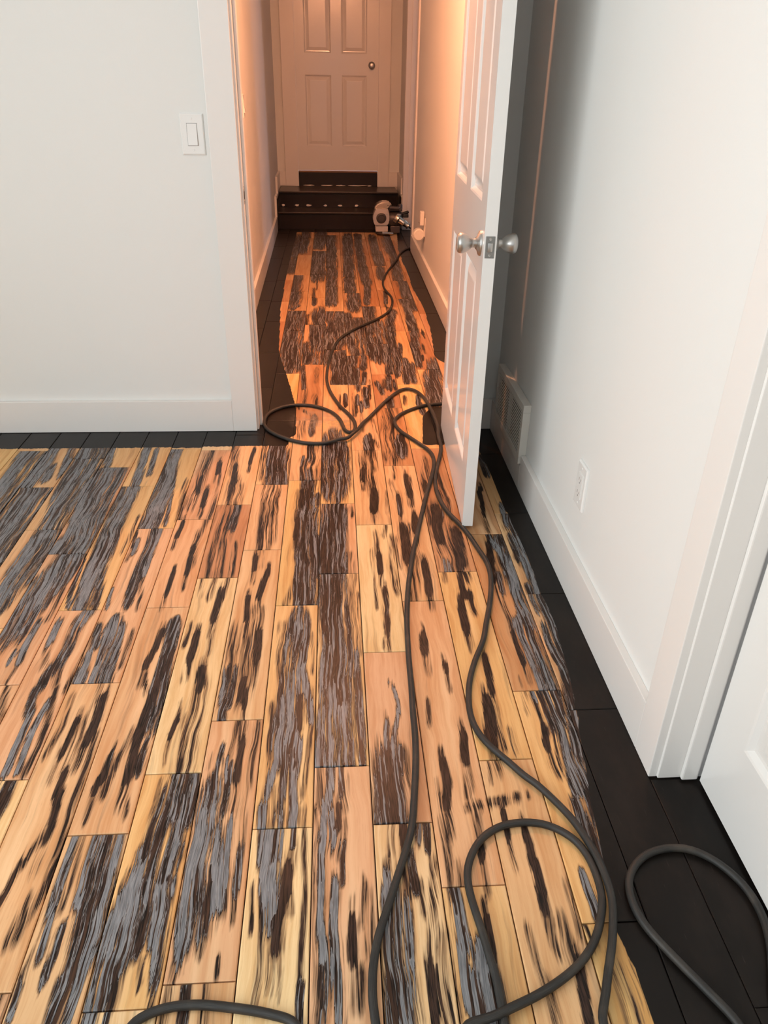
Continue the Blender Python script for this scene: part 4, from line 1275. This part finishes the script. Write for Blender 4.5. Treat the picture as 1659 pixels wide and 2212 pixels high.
# hall switch on the left hall wall
hs = wall_item('light_switch', (hx(4.89)+.0003, 4.89, 1.108), PI/2, 'switch plate on the left hall wall seen edge-on past the jamb', 'light switch')
obj('plate', plate_bm(.079, .120, .011), M['plastic'], hs)
bm = BM(); prism(bm, [(-.010, -.0328), (-.0172, -.0328), (-.0132, 0), (-.0122, .0328), (-.010, .0328)], 'x', -.0162, .0162, .0007); obj('rocker', bm, M['plastic'], hs)
# outlet with plugged-in device on the right hall wall
ho = wall_item('wall_outlet', (hxr(5.78)-.0003, 5.80, .33), -PI/2, 'cream outlet plate low on the right hall wall above a plugged-in device', 'outlet')
obj('plate', plate_bm(.076, .128, .006), M['cream'], ho)
bm = BM(); box(bm, -.017, .017, -.008, -.0055, -.034, .034, .001); obj('receptacle', bm, M['cream'], ho)
pi_ = empty('plug_in_device', (hxr(5.78)-.0083, 5.80, .33), -PI/2); tag(pi_, 'cream plug-in night light stuck in the hall outlet, rounded lower body', 'night light')
bm = BM(); box(bm, -.030, .030, -.030, 0, .012, .105, .004); obj('back_plate', bm, M['cream'], pi_)
bm = BM(); lathe(bm, [(-.036, 0), (-.036, .034), (-.030, .041), (.030, .041), (.036, .034), (.036, 0)], axis_mtx((0, -.034, -.052), (1, 0, 0)), 24); obj('bulb_housing', bm, M['cream'], pi_, .7)
bm = BM(); lathe(bm, [(0, .004), (.008, .004), (.010, 0)], axis_mtx((0, -.030, .03), (0, -1, 0)), 12); obj('button', bm, M['slot'], pi_)

# ------------------------------------------------------------------ hall ceiling lamp (out of frame, lights the hall)
hl = empty('ceiling_lamp', (.02, 3.62, ZH)); tag(hl, 'round warm ceiling lamp in the hall', 'lamp')
bm = BM(); lathe(bm, [(0, .075), (.012, .078), (.03, .05), (.034, 0)], axis_mtx((0, 0, 0), (0, 0, -1)), 28); obj('lamp_base', bm, M['nickel'], hl, .7)
bm = BM(); lathe(bm, [(.030, .012), (.075, .012), (.075, 0)], axis_mtx((0, 0, 0), (0, 0, -1)), 16); obj('lamp_stem', bm, M['nickel'], hl, .7)
ld = bpy.data.lights.new('hall_bulb', 'POINT'); ld.energy = HALL_POWER; ld.color = HALL_COLOR; ld.shadow_soft_size = .018
lo = bpy.data.objects.new('hall_bulb', ld); COL.objects.link(lo); lo.parent = hl; lo.location = (0, 0, -.135)

# ------------------------------------------------------------------ floor sander by the steps
sd = empty('edger_sander', (.47, 7.47, 0)); tag(sd, 'silver and black edger floor sander parked at the foot of the steps', 'floor sander')
bm = BM()
prism(bm, [(-.085, .085), (.030, .085), (.046, .12), (.046, .175), (.034, .225), (-.076, .232), (-.088, .205), (-.102, .165), (-.102, .125)], 'y', -.085, .045, .008)
obj('housing', bm, M['alu'], sd, .5)
bm = BM()
hood = [(-.092, .222), (-.090, .238), (-.078, .258), (-.058, .274), (-.030, .285), (.005, .289), (.035, .285), (.058, .274), (.066, .262), (.060, .252), (.036, .248), (.030, .222)]
prism(bm, hood, 'y', -.066, .055, .010)
obj('hood', bm, M['chrome'], sd, .6)
bm = BM(); lathe(bm, [(0, .046), (.004, .046), (.008, .040), (.008, .030), (.002, .026), (.002, 0)], axis_mtx((-.028, -.0865, .150), (0, -1, 0)), 24); obj('inspection_cap', bm, M['motor'], sd, .6)
bm = BM(); box(bm, -.082, .032, -.0905, -.0855, .185, .228, .002); obj('badge_plate', bm, M['label'], sd)
bm = BM(); box(bm, -.078, .034, -.094, .040, .034, .080, .004); obj('skirt', bm, M['label'], sd)
bm = BM(); lathe(bm, [(0, 0), (0, .070), (.006, .074), (.020, .074), (.024, .066), (.024, 0)], axis_mtx((-.005, -.04, .008), (0, 0, 1)), 28); obj('sanding_disc_guard', bm, M['motor'], sd, .6)
bm = BM(); lathe(bm, [(0, 0), (0, .014), (.09, .014), (.102, .010), (.105, 0)], axis_mtx((-.02, -.105, .022), (1, .1, -.03)), 18); obj('front_roller', bm, M['chrome'], sd, .6)
bm = BM(); lathe(bm, [(0, 0), (0, .058), (.02, .066), (.10, .066), (.118, .058), (.128, .030), (.128, 0)], axis_mtx((.046, .0, .135), (1, 0, 0)), 28)
for i in range(8):
    a = 2*PI*i/8; t = BM(); box(t, .062, .150, -.004, .004, .064, .070); join(bm, t, Matrix.Translation((0, 0, .135)) @ Matrix.Rotation(a, 4, 'X'))
obj('motor', bm, M['motor'], sd, .5)
bm = BM(); box(bm, .045, .165, -.05, .05, .205, .228, .006); lathe(bm, [(0, 0), (0, .017), (.085, .017), (.09, .011), (.09, 0)], axis_mtx((.048, -.06, .236), (1, 0, -.06)), 16); lathe(bm, [(0, .022), (.03, .022), (.04, .016), (.042, 0)], axis_mtx((.148, -.01, .222), (0, 0, 1)), 16); obj('top_bracket', bm, M['motor'], sd, .6)
bm = BM(); lathe(bm, [(0, .012), (.02, .014), (.05, .014), (.062, .010), (.064, 0)], axis_mtx((.168, -.02, .178), (1, -.1, .35)), 16); box(bm, .175, .225, -.05, .0, .150, .180, .006); obj('side_handle', bm, M['black'], sd, .6)
bm = BM(); lathe(bm, [(-.03, .042), (-.014, .047), (.002, .047), (.008, .034), (.014, .0285), (.055, .0265), (.060, .030), (.068, .030), (.074, .026), (.095, .0255), (.100, .029), (.112, .029), (.114, .022), (.075, .021)], axis_mtx((.128, -.085, .142), (.84, -.22, -.49)), 24); obj('dust_spout', bm, M['chrome'], sd, .6)
bm = BM(); box(bm, .060, .150, -.045, .05, .012, .078, .008); obj('gear_foot', bm, M['motor'], sd)
bm = BM(); lathe(bm, [(0, 0), (0, .030), (.018, .030), (.018, 0)], axis_mtx((.12, .052, .0305), (1, 0, 0)), 20); obj('wheel', bm, M['black'], sd, .6)

# ------------------------------------------------------------------ the power cord
def catmull(pts, step):
    P = [Vector(p) for p in pts]; P = [P[0]*2-P[1]]+P+[P[-1]*2-P[-2]]; out = []
    for i in range(1, len(P)-2):
        p0, p1, p2, p3 = P[i-1:i+3]
        d1_ = max((p1-p0).length, 1e-4)**.5; d2_ = max((p2-p1).length, 1e-4)**.5; d3_ = max((p3-p2).length, 1e-4)**.5
        m1 = (p1-p0)/d1_-(p2-p0)/(d1_+d2_)+(p2-p1)/d2_; m2 = (p2-p1)/d2_-(p3-p1)/(d2_+d3_)+(p3-p2)/d3_
        m1 *= d2_; m2 *= d2_
        n = max(2, int((p2-p1).length/step))
        for j in range(n):
            t = j/n
            out.append((2*t**3-3*t*t+1)*p1+(t**3-2*t*t+t)*m1+(-2*t**3+3*t*t)*p2+(t**3-t*t)*m2)
    out.append(P[-2]); return out
def cord():
    R = .0072
    pts = catmull([(x/1000, y/1000, z/1000) for x, y, z in CABLE], .009)
    for _ in range(3):
        pts = [pts[0]]+[(a+b_*2+c)/4 for a, b_, c in zip(pts[:-2], pts[1:-1], pts[2:])]+[pts[-1]]
    zs = np.array([p.z for p in pts])
    for _ in range(60): zs[1:-1] = (zs[:-2]+2*zs[1:-1]+zs[2:])/4
    for p, z_ in zip(pts, zs): p.z = max(z_, R+.0004)
    n = 12; V, Fc, al = [], [], []; s = 0
    for i, p in enumerate(pts):
        t = (pts[min(i+1, len(pts)-1)]-pts[max(i-1, 0)]).normalized()
        sd_ = t.cross(Vector((0, 0, 1)))
        sd_ = sd_.normalized() if sd_.length > 1e-3 else Vector((1, 0, 0))
        up = sd_.cross(t)
        if i: s += (p-pts[i-1]).length
        for j in range(n):
            a = 2*PI*j/n; V.append(p+sd_*math.cos(a)*R+up*math.sin(a)*R); al.append((abs(j-n/2)/n*2, s*3, 0))
        if i:
            o = (i-1)*n
            for j in range(n): Fc.append((o+j, o+(j+1) % n, o+n+(j+1) % n, o+n+j))
    Fc.append(tuple(range(n))[::-1]); Fc.append(tuple(len(V)-n+j for j in range(n)))
    me = bpy.data.meshes.new('power_cord'); me.from_pydata([tuple(v) for v in V], [], Fc)
    me.polygons.foreach_set('use_smooth', [True]*len(me.polygons))
    at = me.attributes.new('along', 'FLOAT_VECTOR', 'POINT'); at.data.foreach_set('vector', np.array(al, np.float32).ravel())
    me.materials.append(M['rubber'])
    o = bpy.data.objects.new('power_cord', me); COL.objects.link(o)
    tag(o, 'thick black rubber cord looping over the floor from the sander to the room', 'cord')
cord()
